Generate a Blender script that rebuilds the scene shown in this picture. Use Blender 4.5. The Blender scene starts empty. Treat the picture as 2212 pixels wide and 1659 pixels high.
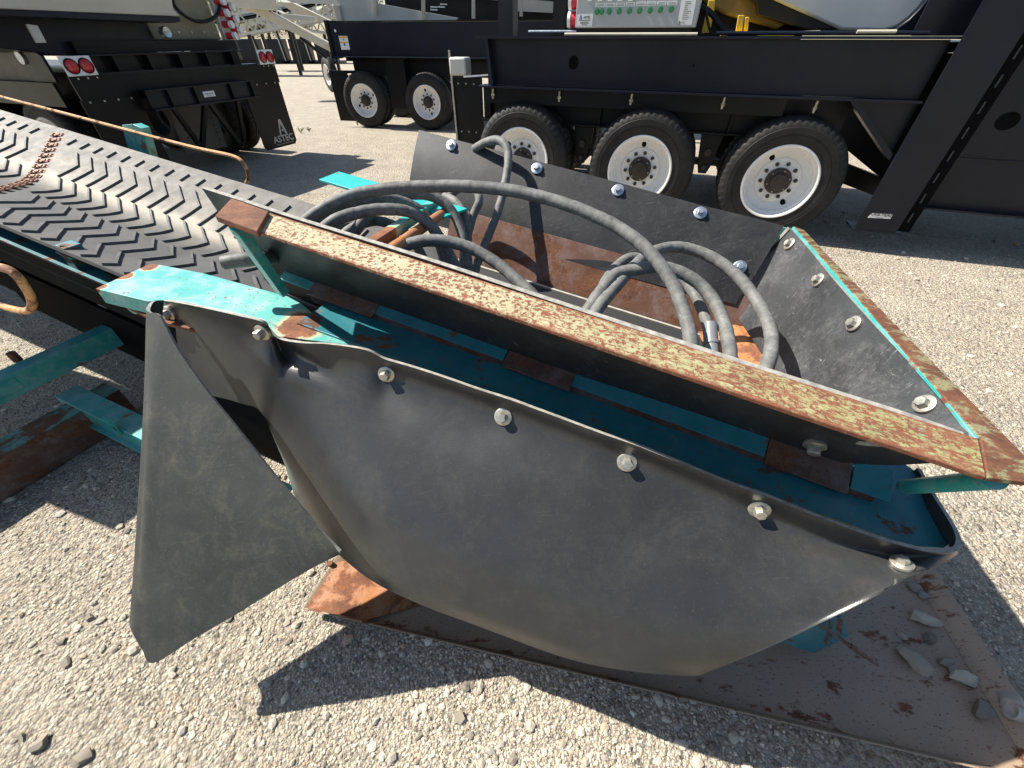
import bpy, bmesh, math, random
import numpy as np
from mathutils import Matrix, Vector
random.seed(7); rng = np.random.default_rng(7)
sc = bpy.context.scene
COL = sc.collection
rad = math.radians

# ------------------------------------------------------------------ camera, sky, sun, exposure
IMG_W, IMG_H = 2212.0, 1659.0            # pixel grid used for measuring the photograph
FOC, CAM_H, PITCH = 856.0, 1.62, rad(41.3)
cam = bpy.data.cameras.new('camera'); cam.sensor_width = 36.0; cam.lens = FOC / IMG_W * 36.0
cam.clip_start = 0.02; cam.clip_end = 900
cam_o = bpy.data.objects.new('camera', cam); COL.objects.link(cam_o)
cam_o.location = (0, 0, CAM_H); cam_o.rotation_euler = (math.pi / 2 - PITCH, 0, 0)
sc.camera = cam_o
SUN_AZ, SUN_EL = rad(-72.0), rad(48.0)    # azimuth from +Y towards +X
world = bpy.data.worlds.new('World'); sc.world = world; world.use_nodes = True
_nt = world.node_tree; _sky = _nt.nodes.new('ShaderNodeTexSky'); _sky.sky_type = 'NISHITA'
_sky.sun_disc = False; _sky.sun_elevation = SUN_EL; _sky.sun_rotation = SUN_AZ
_nt.links.new(_sky.outputs[0], _nt.nodes['Background'].inputs[0]); _nt.nodes['Background'].inputs[1].default_value = 0.068
sun = bpy.data.lights.new('sun', 'SUN'); sun.energy = 4.6; sun.angle = rad(0.5); sun.color = (1, .95, .86)
sun_o = bpy.data.objects.new('sun', sun); COL.objects.link(sun_o)
SUN_DIR = Vector((math.sin(SUN_AZ) * math.cos(SUN_EL), math.cos(SUN_AZ) * math.cos(SUN_EL), math.sin(SUN_EL)))
sun_o.rotation_euler = SUN_DIR.to_track_quat('Z', 'Y').to_euler()
sun_o.location = (-20, 10, 30)
sc.view_settings.view_transform = 'Standard'; sc.view_settings.look = 'None'; sc.view_settings.gamma = 1.0
sc.view_settings.use_curve_mapping = False; sc.view_settings.exposure = 1.15
sc.cycles.max_bounces = 6; sc.cycles.use_denoising = True

# ------------------------------------------------------------------ pixel -> direction, local frames
def V(*a): return np.array(a, float)
EYE = V(0, 0, CAM_H)
def ray(x, y):
    u = (x - IMG_W / 2) / FOC; v = (IMG_H / 2 - y) / FOC
    return V(u, math.cos(PITCH) + v * math.sin(PITCH), -math.sin(PITCH) + v * math.cos(PITCH))
def PL(x, y, p0, n):
    d = ray(x, y); return EYE + d * (np.dot(np.asarray(p0) - EYE, n) / np.dot(d, n))
def G(x, y, z=0.0):                       # a pixel on the level plane at height z
    d = ray(x, y); return EYE + d * ((z - CAM_H) / d[2])
class Frame:
    def __init__(s, o, ex, ey, ez): s.o, s.ex, s.ey, s.ez = V(*o), V(*ex), V(*ey), V(*ez)
    def p(s, x, y, z): return s.o + x * s.ex + y * s.ey + z * s.ez
    def loc(s, q): q = q - s.o; return V(q @ s.ex, q @ s.ey, q @ s.ez)
    def on_y(s, px, py, y): return PL(px, py, s.o + y * s.ey, s.ey)
    def on_z(s, px, py, z): return PL(px, py, s.o + z * s.ez, s.ez)
    def on_x(s, px, py, x): return PL(px, py, s.o + x * s.ex, s.ex)
    def ly(s, px, py, y): return s.loc(s.on_y(px, py, y))
    def lz(s, px, py, z): return s.loc(s.on_z(px, py, z))
    def mat(s, x=0, y=0, z=0):
        m = Matrix.Identity(4); o = s.p(x, y, z)
        for i in range(3):
            m[i][0], m[i][1], m[i][2], m[i][3] = s.ex[i], s.ey[i], s.ez[i], o[i]
        return m
WF = Frame((0, 0, 0), (1, 0, 0), (0, 1, 0), (0, 0, 1))
# conveyor: x = along the belt (up, away to the left), y = across (away), z = normal to the belt
_az, _el = rad(66), rad(6)
_A = V(-math.sin(_az) * math.cos(_el), math.cos(_az) * math.cos(_el), math.sin(_el)); _B = V(math.cos(_az), math.sin(_az), 0)
CV = Frame(G(2120, 960, 1.08), _A, _B, np.cross(_B, _A))
# right trailer: x along it to the right, y away from the camera
RT = Frame((2.61, 4.27, 0), (.937, -.349, 0), (.349, .937, 0), (0, 0, 1))
MT = Frame((-1.87, 10.58, 0), (.976, -.219, 0), (.219, .976, 0), (0, 0, 1))
LT = Frame((-4.94, 5.79, 0), (.3507, .9365, 0), (-.9365, .3507, 0), (0, 0, 1))   # x along its rear face, y forward along it

# ------------------------------------------------------------------ materials
def new_mat(name):
    m = bpy.data.materials.new(name); m.use_nodes = True
    return m, m.node_tree, m.node_tree.nodes['Principled BSDF']
class N:
    def __init__(s, nt): s.nt = nt
    def add(s, t, **k):
        n = s.nt.nodes.new(t)
        for a, b in k.items(): setattr(n, a, b)
        return n
    def link(s, a, b): s.nt.links.new(a, b)
    def coord(s, kind='Object', scale=(1, 1, 1), rot=(0, 0, 0)):
        t = s.add('ShaderNodeTexCoord'); m = s.add('ShaderNodeMapping')
        m.inputs['Scale'].default_value = scale; m.inputs['Rotation'].default_value = rot
        s.link(t.outputs[kind], m.inputs[0]); return m.outputs[0]
    def noise(s, co, scale, detail=4, rough=.55, dist=0):
        n = s.add('ShaderNodeTexNoise'); n.inputs['Scale'].default_value = scale
        n.inputs['Detail'].default_value = detail; n.inputs['Roughness'].default_value = rough; n.inputs['Distortion'].default_value = dist
        s.link(co, n.inputs['Vector']); return n.outputs['Fac']
    def voro(s, co, scale, feature='F1', out='Distance', rnd=1.0):
        n = s.add('ShaderNodeTexVoronoi', feature=feature); n.inputs['Scale'].default_value = scale
        n.inputs['Randomness'].default_value = rnd
        s.link(co, n.inputs['Vector']); return n.outputs[out]
    def ramp(s, f, stops):
        n = s.add('ShaderNodeValToRGB'); e = n.color_ramp.elements
        while len(e) < len(stops): e.new(0.5)
        for el, (p, c) in zip(e, stops):
            el.position = p; el.color = (*c, 1) if isinstance(c, tuple) else (c, c, c, 1)
        s.link(f, n.inputs[0]); return n.outputs[0]
    def mix(s, f, a, b, mode='MIX'):
        n = s.add('ShaderNodeMix', data_type='RGBA', blend_type=mode)
        for sock, val in ((n.inputs['Factor'], f), (n.inputs['A'], a), (n.inputs['B'], b)):
            if isinstance(val, (int, float)): sock.default_value = val
            elif isinstance(val, tuple): sock.default_value = (*val, 1)
            else: s.link(val, sock)
        return n.outputs['Result']
    def math(s, op, a, b=None, clamp=False):
        n = s.add('ShaderNodeMath', operation=op, use_clamp=clamp)
        for i, val in enumerate((a, b)):
            if val is None: continue
            if isinstance(val, (int, float)): n.inputs[i].default_value = val
            else: s.link(val, n.inputs[i])
        return n.outputs[0]
    def bump(s, bsdf, h, strength=.3, dist=.01):
        n = s.add('ShaderNodeBump'); n.inputs['Strength'].default_value = strength; n.inputs['Distance'].default_value = dist
        s.link(h, n.inputs['Height']); s.link(n.outputs[0], bsdf.inputs['Normal'])
    def rough(s, bsdf, f, lo, hi):
        n = s.add('ShaderNodeMapRange'); n.inputs[3].default_value = lo; n.inputs[4].default_value = hi
        s.link(f, n.inputs[0]); s.link(n.outputs[0], bsdf.inputs['Roughness'])
MATS = {}
def plain(name, col, rough=.5, metal=0.0, spec=.5, var=.15, scale=6.0, dust=None, dust_amt=.25, bump=0.0):
    if name in MATS: return MATS[name]
    m, nt, b = new_mat(name); n = N(nt); co = n.coord()
    f = n.noise(co, scale, 5, .6)
    c0 = tuple(max(0, x * (1 - var)) for x in col); c1 = tuple(x * (1 + var) for x in col)
    c = n.mix(n.ramp(f, [(.3, 0.0), (.7, 1.0)]), c0, c1)
    if dust:
        d = n.ramp(n.noise(co, scale * .6, 6, .7), [(.42, 0.0), (.75, dust_amt)])
        c = n.mix(d, c, dust)
    nt.links.new(c, b.inputs['Base Color']); b.inputs['Metallic'].default_value = metal
    b.inputs['Specular IOR Level'].default_value = spec
    n.rough(b, n.noise(co, scale * 3, 4), rough * .8, min(1, rough * 1.25))
    if bump: n.bump(b, n.noise(co, scale * 12, 4), bump, .004)
    MATS[name] = m; return m
RUST_A, RUST_B, RUST_C = (.085, .034, .020), (.23, .086, .038), (.36, .155, .068)
def rust_col(n, co, sc_=1.0, dark=1.0):
    k = lambda c: tuple(x * dark for x in c)
    f = n.noise(co, 9 * sc_, 8, .72); g = n.noise(co, 90 * sc_, 5, .7)
    c = n.ramp(f, [(.28, k(RUST_A)), (.5, k(RUST_B)), (.72, k(RUST_C))])
    return n.mix(n.ramp(g, [(.4, 0.0), (.62, .55)]), c, k(RUST_A))
def rusty_paint(name, col, amount=.5, spots=(), speck=.5, col2=None, stretch=(1, 1, 1), rot=(0, 0, 0), dark=1.0, rough=.42, fade=.3, edge_scale=7):
    """paint with rust breaking through; spots = world points (x, y, z, radius) where the paint is gone"""
    m, nt, b = new_mat(name); n = N(nt); co = n.coord(); cs = n.coord(scale=stretch, rot=rot)
    big = n.noise(cs, edge_scale, 8, .68, .3); fine = n.noise(cs, 70, 5, .65)
    base = n.mix(n.ramp(n.noise(co, 5, 4), [(.35, 0.0), (.7, 1.0)]), col, col2 or tuple(x * .82 for x in col))
    faded = tuple(min(1, x * .5 + .30) for x in col)
    base = n.mix(n.ramp(n.noise(co, 13, 6, .7), [(.45, 0.0), (.7, fade)]), base, faded)
    f = n.math('ADD', n.ramp(big, [(.66 - .34 * amount, 0.0), (.70 - .30 * amount, 1.0)]), n.ramp(fine, [(.70 - .18 * speck, 0.0), (.73 - .18 * speck, .9)]), True)
    for (x, y, z, r) in spots:
        t = n.add('ShaderNodeTexCoord'); s_ = n.add('ShaderNodeVectorMath', operation='DISTANCE')
        n.link(t.outputs['Object'], s_.inputs[0]); s_.inputs[1].default_value = (x, y, z)
        d = n.math('ADD', s_.outputs['Value'], n.math('MULTIPLY', n.math('SUBTRACT', n.noise(co, 22, 5, .6), .5), r * 1.1))
        f = n.math('ADD', f, n.ramp(n.math('DIVIDE', d, r * 2), [(.44, 1.0), (.5, 0.0)]), True)
        halo = n.ramp(n.math('DIVIDE', d, r * 2), [(.5, .75), (.68, 0.0)])
        base = n.mix(halo, base, (.52, .46, .24))
    c = n.mix(f, base, rust_col(n, co, 1.4, dark))
    nt.links.new(c, b.inputs['Base Color'])
    n.rough(b, f, rough, .85); n.bump(b, n.math('ADD', n.math('MULTIPLY', f, -.5), n.math('MULTIPLY', n.noise(co, 160, 4), .5)), .35, .002)
    MATS[name] = m; return m
def rubber(name, lo=(.018, .019, .02), hi=(.05, .05, .05), dust=(.17, .155, .13), dust_amt=.35, rough=.5, scratch=.3, scale=5, spec=.35, lines=.0):
    m, nt, b = new_mat(name); n = N(nt); co = n.coord()
    c = n.mix(n.ramp(n.noise(co, scale, 8, .7), [(.3, 0.0), (.72, 1.0)]), lo, hi)
    d = n.math('MULTIPLY', n.ramp(n.noise(co, scale * 1.7, 9, .78, .6), [(.48, 0.0), (.80, dust_amt)]), n.ramp(n.noise(co, scale * 16, 6, .75), [(.38, .25), (.62, 1.0)])); c = n.mix(d, c, dust)
    c = n.mix(n.ramp(n.noise(co, 130, 4, .75), [(.60, 0.0), (.72, .30)]), c, dust)
    if scratch:
        s1 = n.noise(n.coord(scale=(3, 60, 9), rot=(.3, .5, .9)), 4, 5, .7); s2 = n.noise(n.coord(scale=(50, 4, 12), rot=(.7, .2, -.5)), 4, 5, .7)
        f = n.math('MAXIMUM', n.ramp(s1, [(.60, 0.0), (.72, scratch)]), n.ramp(s2, [(.62, 0.0), (.74, scratch)]))
        f = n.math('MULTIPLY', f, n.ramp(n.noise(co, scale * 2.3, 4), [(.40, 0.0), (.60, 1.0)]))
        c = n.mix(f, c, tuple(min(1, x * 1.5) for x in dust))
    if lines:                                  # long scuff lines
        w = n.noise(co, 2.1, 2, .45, .5); f = n.math('MULTIPLY', n.ramp(w, [(.494, 0.0), (.5, lines), (.506, 0.0)]), n.ramp(n.noise(co, 7, 4), [(.46, 0.0), (.58, 1.0)]))
        c = n.mix(f, c, (.34, .30, .17))
    nt.links.new(c, b.inputs['Base Color']); b.inputs['Specular IOR Level'].default_value = spec
    n.rough(b, n.noise(co, 14, 5), rough * .8, rough * 1.3)
    n.bump(b, n.math('ADD', n.noise(co, 300, 3), n.math('MULTIPLY', n.noise(co, 26, 4), .8)), .14, .002)
    MATS[name] = m; return m
def gravel_mat(name, attr=None):
    m, nt, b = new_mat(name); n = N(nt); co = n.coord()
    stops = [(.0, (.075, .067, .06)), (.12, (.26, .22, .17)), (.40, (.46, .40, .31)), (.72, (.60, .535, .425)), (.86, (.27, .25, .225)), (.94, (.42, .30, .19)), (1.0, (.74, .70, .62))]
    if attr:
        a = n.add('ShaderNodeAttribute', attribute_name=attr); c = n.ramp(a.outputs['Fac'], stops)
        c = n.mix(n.ramp(n.noise(co, 160, 4), [(.35, 0.0), (.7, .4)]), c, (.48, .43, .34), 'MIX')
        n.bump(b, n.noise(co, 240, 4), .5, .002)
    else:
        v1 = n.add('ShaderNodeTexVoronoi'); v1.inputs['Scale'].default_value = 110; n.link(co, v1.inputs['Vector'])
        v2 = n.add('ShaderNodeTexVoronoi'); v2.inputs['Scale'].default_value = 46; n.link(co, v2.inputs['Vector'])
        sep = n.add('ShaderNodeSeparateColor'); n.link(v1.outputs['Color'], sep.inputs[0])
        sep2 = n.add('ShaderNodeSeparateColor'); n.link(v2.outputs['Color'], sep2.inputs[0])
        c = n.ramp(sep.outputs[0], stops); c2 = n.ramp(sep2.outputs[0], stops)
        c = n.mix(n.ramp(n.noise(co, 8, 5, .6), [(.45, .2), (.62, .6)]), c, c2)
        c = n.mix(n.ramp(v1.outputs['Distance'], [(.45, 0.0), (.9, .55)]), c, (.16, .13, .095))
        big = n.noise(co, .55, 7, .62)
        c = n.mix(n.ramp(big, [(.32, .30), (.55, 0.0)]), c, (.28, .235, .17))
        c = n.mix(n.ramp(n.noise(co, 2.3, 6, .7), [(.45, 0.0), (.75, .5)]), c, (.60, .53, .41))
        h = n.math('ADD', n.math('MULTIPLY', v1.outputs['Distance'], -.6), n.math('MULTIPLY', v2.outputs['Distance'], -.9))
        h = n.math('ADD', h, n.math('MULTIPLY', n.noise(co, 320, 4), .5)); n.bump(b, h, 1.0, .016)
    nt.links.new(c, b.inputs['Base Color']); b.inputs['Roughness'].default_value = .82; b.inputs['Specular IOR Level'].default_value = .35
    MATS[name] = m; return m
M_GROUND = gravel_mat('compacted_stone'); M_STONE = gravel_mat('loose_stone', 'tint')
M_RUBBER = rubber('skirt_rubber', (.020, .021, .022), (.034, .035, .035), (.12, .10, .075), .34, .34, .14, 3.0, spec=.5)
M_FLAP = rubber('flap_rubber', (.022, .024, .023), (.042, .044, .039), (.20, .18, .125), .42, .55, .16, lines=.05)
M_LINER = rubber('liner_rubber', (.012, .012, .013), (.030, .030, .031), (.17, .17, .165), .30, .45, .42)
M_LINER2 = rubber('liner_rubber_scuffed', (.022, .023, .025), (.055, .057, .06), (.28, .28, .275), .5, .42, .7)
M_EDGE = plain('cut_rubber_edge', (.30, .29, .26), .8, 0, .2, .35, 60)
M_HOSE = rubber('hose_rubber', (.07, .071, .069), (.18, .18, .17), (.42, .40, .36), .65, .6, .45, 22)
M_TEAL = rusty_paint('teal_paint', (.018, .25, .235), .16, (), .32, (.03, .31, .285), fade=.5)
M_TEAL_DK = rusty_paint('teal_paint_worn_shaded', (.010, .125, .15), .26, (), .35, (.013, .165, .19), dark=.6, fade=.1)  # rusty teal, darkened and blued for the parts that lie in shade
M_TEAL_CLEAN = rusty_paint('teal_paint_clean', (.015, .36, .34), .0, (), .05, (.02, .42, .40), fade=.05)
M_RUST = rusty_paint('rust_plate', (.20, .085, .05), .9, (), .9, dark=.8)
M_RUST_DK = rusty_paint('rust_dark', (.085, .045, .032), .45, (), .6, dark=.55)
M_RUST_MID = rusty_paint('rust_brown', (.15, .075, .05), .5, (), .5, dark=.6)
M_RUST_OR = rusty_paint('rust_orange', (.42, .17, .06), .5, (), .5)
M_PAN = rusty_paint('pan_steel', (.34, .245, .165), .25, (), .55, (.29, .225, .16), (1, 2.2, 1), (0, 0, .3), dark=.75, rough=.5, fade=.0)
M_STEEL = plain('zinc_bolt', (.50, .48, .41), .40, .75, .5, .45, 45, (.20, .12, .07), .55)
M_BLUEZINC = plain('bright_zinc', (.50, .55, .60), .34, .8, .5, .35, 45, (.24, .20, .15), .4)
M_NAVY = plain('navy_black_paint', (.006, .0085, .017), .34, 0, .28, .25, 2.2, (.05, .04, .032), .16)
M_NAVY2 = plain('black_paint', (.004, .0045, .0055), .36, 0, .25, .2, 4, (.04, .034, .028), .12)
M_CREAM = plain('cream_paint', (.52, .48, .38), .45, 0, .5, .06, 3, (.36, .32, .24), .35)
M_CREAM_L = plain('pale_grey_paint', (.46, .46, .42), .45, 0, .5, .06, 3, (.36, .33, .27), .3)
M_TYRE = plain('tyre_rubber', (.013, .013, .013), .62, 0, .3, .25, 9, (.085, .072, .055), .30)
M_RIM = plain('white_rim', (.80, .79, .76), .32, 0, .5, .04, 8, (.45, .40, .32), .22)
M_HUB = plain('hub_black', (.02, .018, .016), .45, 0, .5, .3, 30, (.10, .05, .03), .4)
M_WHITE = plain('white_label', (.78, .78, .75), .5, 0, .4, .03, 20)
M_INK = plain('label_ink', (.05, .05, .055), .6, 0, .3, .05, 20)
M_INKG = plain('label_grey_ink', (.30, .30, .30), .6, 0, .3, .05, 20)
M_BLUE = plain('label_blue', (.06, .12, .40), .5, 0, .3, .05, 20)
M_RED = plain('red_lens', (.48, .012, .018), .18, 0, .6, .25, 40)
M_REDP = plain('red_plastic', (.55, .03, .05), .35, 0, .5, .1, 30)
M_GREEN = plain('green_button', (.01, .19, .06), .25, 0, .6, .1, 30)
M_BOX = plain('grey_enclosure', (.36, .38, .39), .4, 0, .5, .04, 200)
M_YELLOW = plain('yellow_paint', (.72, .47, .02), .38, 0, .5, .08, 6, (.3, .22, .1), .4)
M_TAN = plain('dusty_yellow_rubber', (.20, .145, .035), .6, 0, .4, .5, 4, (.05, .045, .035), .8)
M_TANK = plain('silver_grey_paint', (.44, .47, .48), .45, 0, .5, .06, 3, (.34, .35, .34), .3)
M_TAN_SHADE = plain('tan_grey_shaded', (.13, .12, .10), .5, 0, .4, .2, 3)  # tan grey with shade put into the colour, for web and chute
M_GOLD_SHADE = plain('cream_gold_shaded', (.20, .18, .115), .45, 0, .5, .2, 3)  # golden cream panel, darkened in colour because it stands in shade
M_GREYPIPE = plain('grey_pipe', (.17, .18, .185), .45)
M_BLACKH = plain('cable_black', (.008, .008, .009), .5, 0, .3)
M_WELD = plain('weld_grey', (.028, .03, .036), .5)
M_DULL_BLACK = plain('dull_black_rubber_and_shade', (.006, .006, .0065), .95, 0, .04, .2, 4)  # black for belts, dark openings and the sheets standing for shade
M_BARK = plain('bark', (.10, .075, .05), .9, 0, .2, .3, 8)
M_FASTENER = rusty_paint('lacing_rust', (.34, .17, .09), .5, (), .6)
M_ROD = rusty_paint('rod_rust', (.62, .33, .13), .42, (), .6, (.52, .25, .09), dark=.8)
M_STRIP = plain('pale_seal_strip', (.42, .38, .33), .6, 0, .3, .2, 30, (.2, .17, .13), .6)
def _leaf():
    m, nt, b = new_mat('leaf'); n = N(nt)
    i = n.add('ShaderNodeAttribute', attribute_name='tint')
    nt.links.new(n.ramp(i.outputs['Fac'], [(0, (.045, .07, .012)), (.5, (.10, .13, .02)), (1, (.20, .20, .035))]), b.inputs['Base Color']); b.inputs['Roughness'].default_value = .6
    return m
M_LEAF = _leaf()
# front rim bar: cream primer worn through to rust, more green and more rust towards the near end
def _bar():
    m, nt, b = new_mat('worn_cream_bar'); n = N(nt); co = n.coord()
    along = n.add('ShaderNodeTexCoord'); dp = n.add('ShaderNodeVectorMath', operation='DOT_PRODUCT')
    sub = n.add('ShaderNodeVectorMath', operation='SUBTRACT'); n.link(along.outputs['Object'], sub.inputs[0]); sub.inputs[1].default_value = tuple(CV.o)
    n.link(sub.outputs[0], dp.inputs[0]); dp.inputs[1].default_value = tuple(CV.ex)
    t = n.math('DIVIDE', dp.outputs['Value'], 1.65)          # 0 near corner .. 1 far end
    dw = n.add('ShaderNodeVectorMath', operation='DOT_PRODUCT'); n.link(sub.outputs[0], dw.inputs[0]); dw.inputs[1].default_value = tuple(CV.ey)
    az = math.atan2(CV.ex[1], CV.ex[0])
    st = n.coord(scale=(1, 1, 1), rot=(0, 0, -az)); mp = n.add('ShaderNodeMapping'); n.link(st, mp.inputs[0]); mp.inputs['Scale'].default_value = (15, 46, 30)
    streak = n.noise(mp.outputs[0], 1.5, 10, .82, 1.6); speck = n.noise(co, 95, 5, .68); blot = n.noise(co, 9, 6, .65)
    cream = n.mix(n.ramp(n.noise(co, 16, 5), [(.4, 0.0), (.65, 1.0)]), (.40, .355, .215), (.47, .43, .28))
    green = n.mix(n.ramp(n.noise(co, 20, 5), [(.4, 0.0), (.65, 1.0)]), (.28, .30, .13), (.36, .345, .17))
    base = n.mix(n.ramp(t, [(.15, 1.0), (.62, 0.0)]), cream, green)
    base = n.mix(n.ramp(n.noise(co, 24, 3), [(.66, 0.0), (.72, .8)]), base, (.20, .55, .42))
    f1 = n.ramp(n.math('ADD', streak, n.math('MULTIPLY', n.ramp(t, [(.25, 1.0), (.7, 0.0)]), .11)), [(.58, 0.0), (.65, 1.0)])
    f2 = n.ramp(n.math('ADD', speck, n.math('MULTIPLY', blot, .22)), [(.625, 0.0), (.665, 1.0)])
    # worn edges: distance from the middle of the bar
    e = n.math('ABSOLUTE', n.math('ADD', dw.outputs['Value'], .036))
    f3 = n.ramp(n.math('ADD', e, n.math('MULTIPLY', n.math('SUBTRACT', n.noise(co, 45, 7, .78), .5), .06)), [(.041, 0.0), (.049, 1.0)])
    f = n.math('MAXIMUM', n.math('MAXIMUM', f1, f2), f3)
    c = n.mix(f, base, n.mix(.35, rust_col(n, co, 1.8, .9), (.20, .055, .028))); nt.links.new(c, b.inputs['Base Color'])
    n.rough(b, f, .5, .85); n.bump(b, n.math('ADD', n.math('MULTIPLY', f, -.6), n.noise(co, 200, 4)), .35, .002)
    return m
M_BAR = _bar()
M_BAR2 = rusty_paint('worn_green_bar', (.20, .21, .10), .62, (), .75, (.26, .22, .12), (2.4, 4, 3), (0, 0, .2), dark=.6, fade=.05)
def _belt():
    m, nt, b = new_mat('belt_rubber'); n = N(nt); co = n.coord()
    uv = n.add('ShaderNodeUVMap'); sp = n.add('ShaderNodeSeparateXYZ'); n.link(uv.outputs[0], sp.inputs[0])
    # u = distance along in metres / 10, v = 0..1 across
    c = n.mix(n.ramp(n.noise(co, 6, 7, .65), [(.3, 0.0), (.7, 1.0)]), (.04, .04, .039), (.095, .093, .087))
    v = n.math('ADD', sp.outputs[1], n.math('MULTIPLY', n.math('SUBTRACT', n.noise(co, 5, 6, .7), .5), .16))
    strip = n.ramp(v, [(.50, 0.0), (.58, 1.0), (.61, 1.0), (.69, 0.0)])
    wide = n.ramp(v, [(.38, 0.0), (.6, .34), (.98, .15)])
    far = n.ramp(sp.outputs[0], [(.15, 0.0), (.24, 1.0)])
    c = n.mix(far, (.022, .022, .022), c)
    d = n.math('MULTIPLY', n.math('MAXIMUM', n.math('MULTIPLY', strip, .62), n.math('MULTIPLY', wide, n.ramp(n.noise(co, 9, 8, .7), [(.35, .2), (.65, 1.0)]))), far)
    c = n.mix(d, c, (.44, .385, .29)); nt.links.new(c, b.inputs['Base Color'])
    n.rough(b, n.noise(co, 20, 4), .55, .85); n.bump(b, n.noise(co, 60, 6), .2, .003)
    return m
M_BELT = _belt()
M_CLEAT = rubber('cleat_rubber', (.06, .06, .058), (.13, .127, .12), (.30, .27, .21), .5, .6, 0, 20)

# ------------------------------------------------------------------ mesh helpers
def nrm(v): v = np.asarray(v, float); return v / (np.linalg.norm(v) + 1e-12)
class MB:
    def __init__(s, fr=WF): s.f = fr; s.v = []; s.p = []
    def _add(s, vs, fs):
        k = len(s.v); s.v += [tuple(map(float, q)) for q in vs]; s.p += [tuple(i + k for i in f) for f in fs]; return s
    def box(s, x0, x1, y0, y1, z0, z1):
        c = [s.f.p(x, y, z) for z in (z0, z1) for x, y in ((x0, y0), (x1, y0), (x1, y1), (x0, y1))]
        return s._add(c, [(0, 3, 2, 1), (4, 5, 6, 7), (0, 1, 5, 4), (1, 2, 6, 5), (2, 3, 7, 6), (3, 0, 4, 7)])
    def prism3(s, pts, vec):
        pts = [np.asarray(q, float) for q in pts]; n = len(pts); vec = np.asarray(vec, float)
        return s._add(pts + [q + vec for q in pts], [tuple(range(n)), tuple(range(2 * n - 1, n - 1, -1))] + [(i, i + n, (i + 1) % n + n, (i + 1) % n) for i in range(n)])
    def plate(s, poly, y0, y1):                      # polygon in the frame's x-z plane
        return s.prism3([s.f.p(x, y0, z) for x, z in poly], s.f.ey * (y1 - y0))
    def beam(s, p0, p1, w, h, up=(0, 0, 1)):
        p0, p1 = V(*p0), V(*p1); d = nrm(p1 - p0); sd = nrm(np.cross(d, up)); u = np.cross(sd, d)
        c = [p + sd * a * w / 2 + u * b * h / 2 for p in (p0, p1) for a, b in ((-1, -1), (1, -1), (1, 1), (-1, 1))]
        return s._add(c, [(0, 1, 2, 3), (7, 6, 5, 4), (0, 4, 5, 1), (1, 5, 6, 2), (2, 6, 7, 3), (3, 7, 4, 0)])
    def tube(s, path, r, n=10, cap=True):
        P = [V(*q) for q in path]; T = [nrm(P[min(i + 1, len(P) - 1)] - P[max(i - 1, 0)]) for i in range(len(P))]
        a = nrm(np.cross(T[0], (0.13, .2, .97))); k = len(s.v); vs = []
        for i, (p, t) in enumerate(zip(P, T)):
            a = nrm(a - t * np.dot(a, t)); b = np.cross(t, a); rr = r[i] if isinstance(r, (list, tuple)) else r
            vs += [p + rr * (a * math.cos(2 * math.pi * j / n) + b * math.sin(2 * math.pi * j / n)) for j in range(n)]
        fs = [(i * n + j, i * n + (j + 1) % n, (i + 1) * n + (j + 1) % n, (i + 1) * n + j) for i in range(len(P) - 1) for j in range(n)]
        if cap: fs += [tuple(range(n - 1, -1, -1)), tuple((len(P) - 1) * n + j for j in range(n))]
        return s._add(vs, fs)
    def cyl(s, p0, p1, r, n=16): return s.tube([p0, p1], r, n)
    def lathe(s, prof, n=32, close=False, mod=None):     # profile (radius, y) about the frame's y axis
        vs = []; m = len(prof)
        for i in range(n):
            a = 2 * math.pi * i / n
            for j, (r, y) in enumerate(prof):
                rr = r + (mod(i, j) if mod else 0); vs.append(s.f.p(rr * math.cos(a), y, rr * math.sin(a)))
        fs = []
        for i in range(n):
            for j in range(m - (0 if close else 1)):
                j2 = (j + 1) % m; i2 = (i + 1) % n; fs.append((i * m + j, i * m + j2, i2 * m + j2, i2 * m + j))
        return s._add(vs, fs)
    def mesh(s, name, sharp=38, recalc=True):
        me = bpy.data.meshes.new(name); me.from_pydata(s.v, [], s.p); me.update()
        if recalc:
            bm = bmesh.new(); bm.from_mesh(me); bmesh.ops.remove_doubles(bm, verts=bm.verts, dist=1e-6)
            bmesh.ops.recalc_face_normals(bm, faces=bm.faces); bm.to_mesh(me); bm.free()
        me.shade_smooth(); me.set_sharp_from_angle(angle=rad(sharp))
        return me
WM = {}
def put(name, data, mat=None, parent=None, M=None):
    o = bpy.data.objects.new(name, data); COL.objects.link(o); M = M or Matrix.Identity(4)
    if mat is not None and data is not None and not data.materials: data.materials.append(mat)
    if parent is not None:
        o.parent = parent; o.matrix_basis = WM[parent.name].inverted() @ M
    else: o.matrix_basis = M
    WM[o.name] = M; return o
def build(mb, name, mat, parent=None, bevel=0, sharp=38):
    o = put(name, mb.mesh(name, sharp), mat, parent)
    if bevel:
        b = o.modifiers.new('bevel', 'BEVEL'); b.width = bevel; b.segments = 2; b.limit_method = 'ANGLE'; b.angle_limit = rad(40); b.harden_normals = False
    return o
def tag(o, label, cat, group=None, kind=None):
    if label: o['label'] = label
    if cat: o['category'] = cat
    if group: o['group'] = group
    if kind: o['kind'] = kind
    return o
def thing(name, loc, label, cat, group=None):
    return tag(put(name, None, None, None, Matrix.Translation(Vector(loc))), label, cat, group)
def part_empty(name, parent, M): return put(name, None, None, parent, M)
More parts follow.
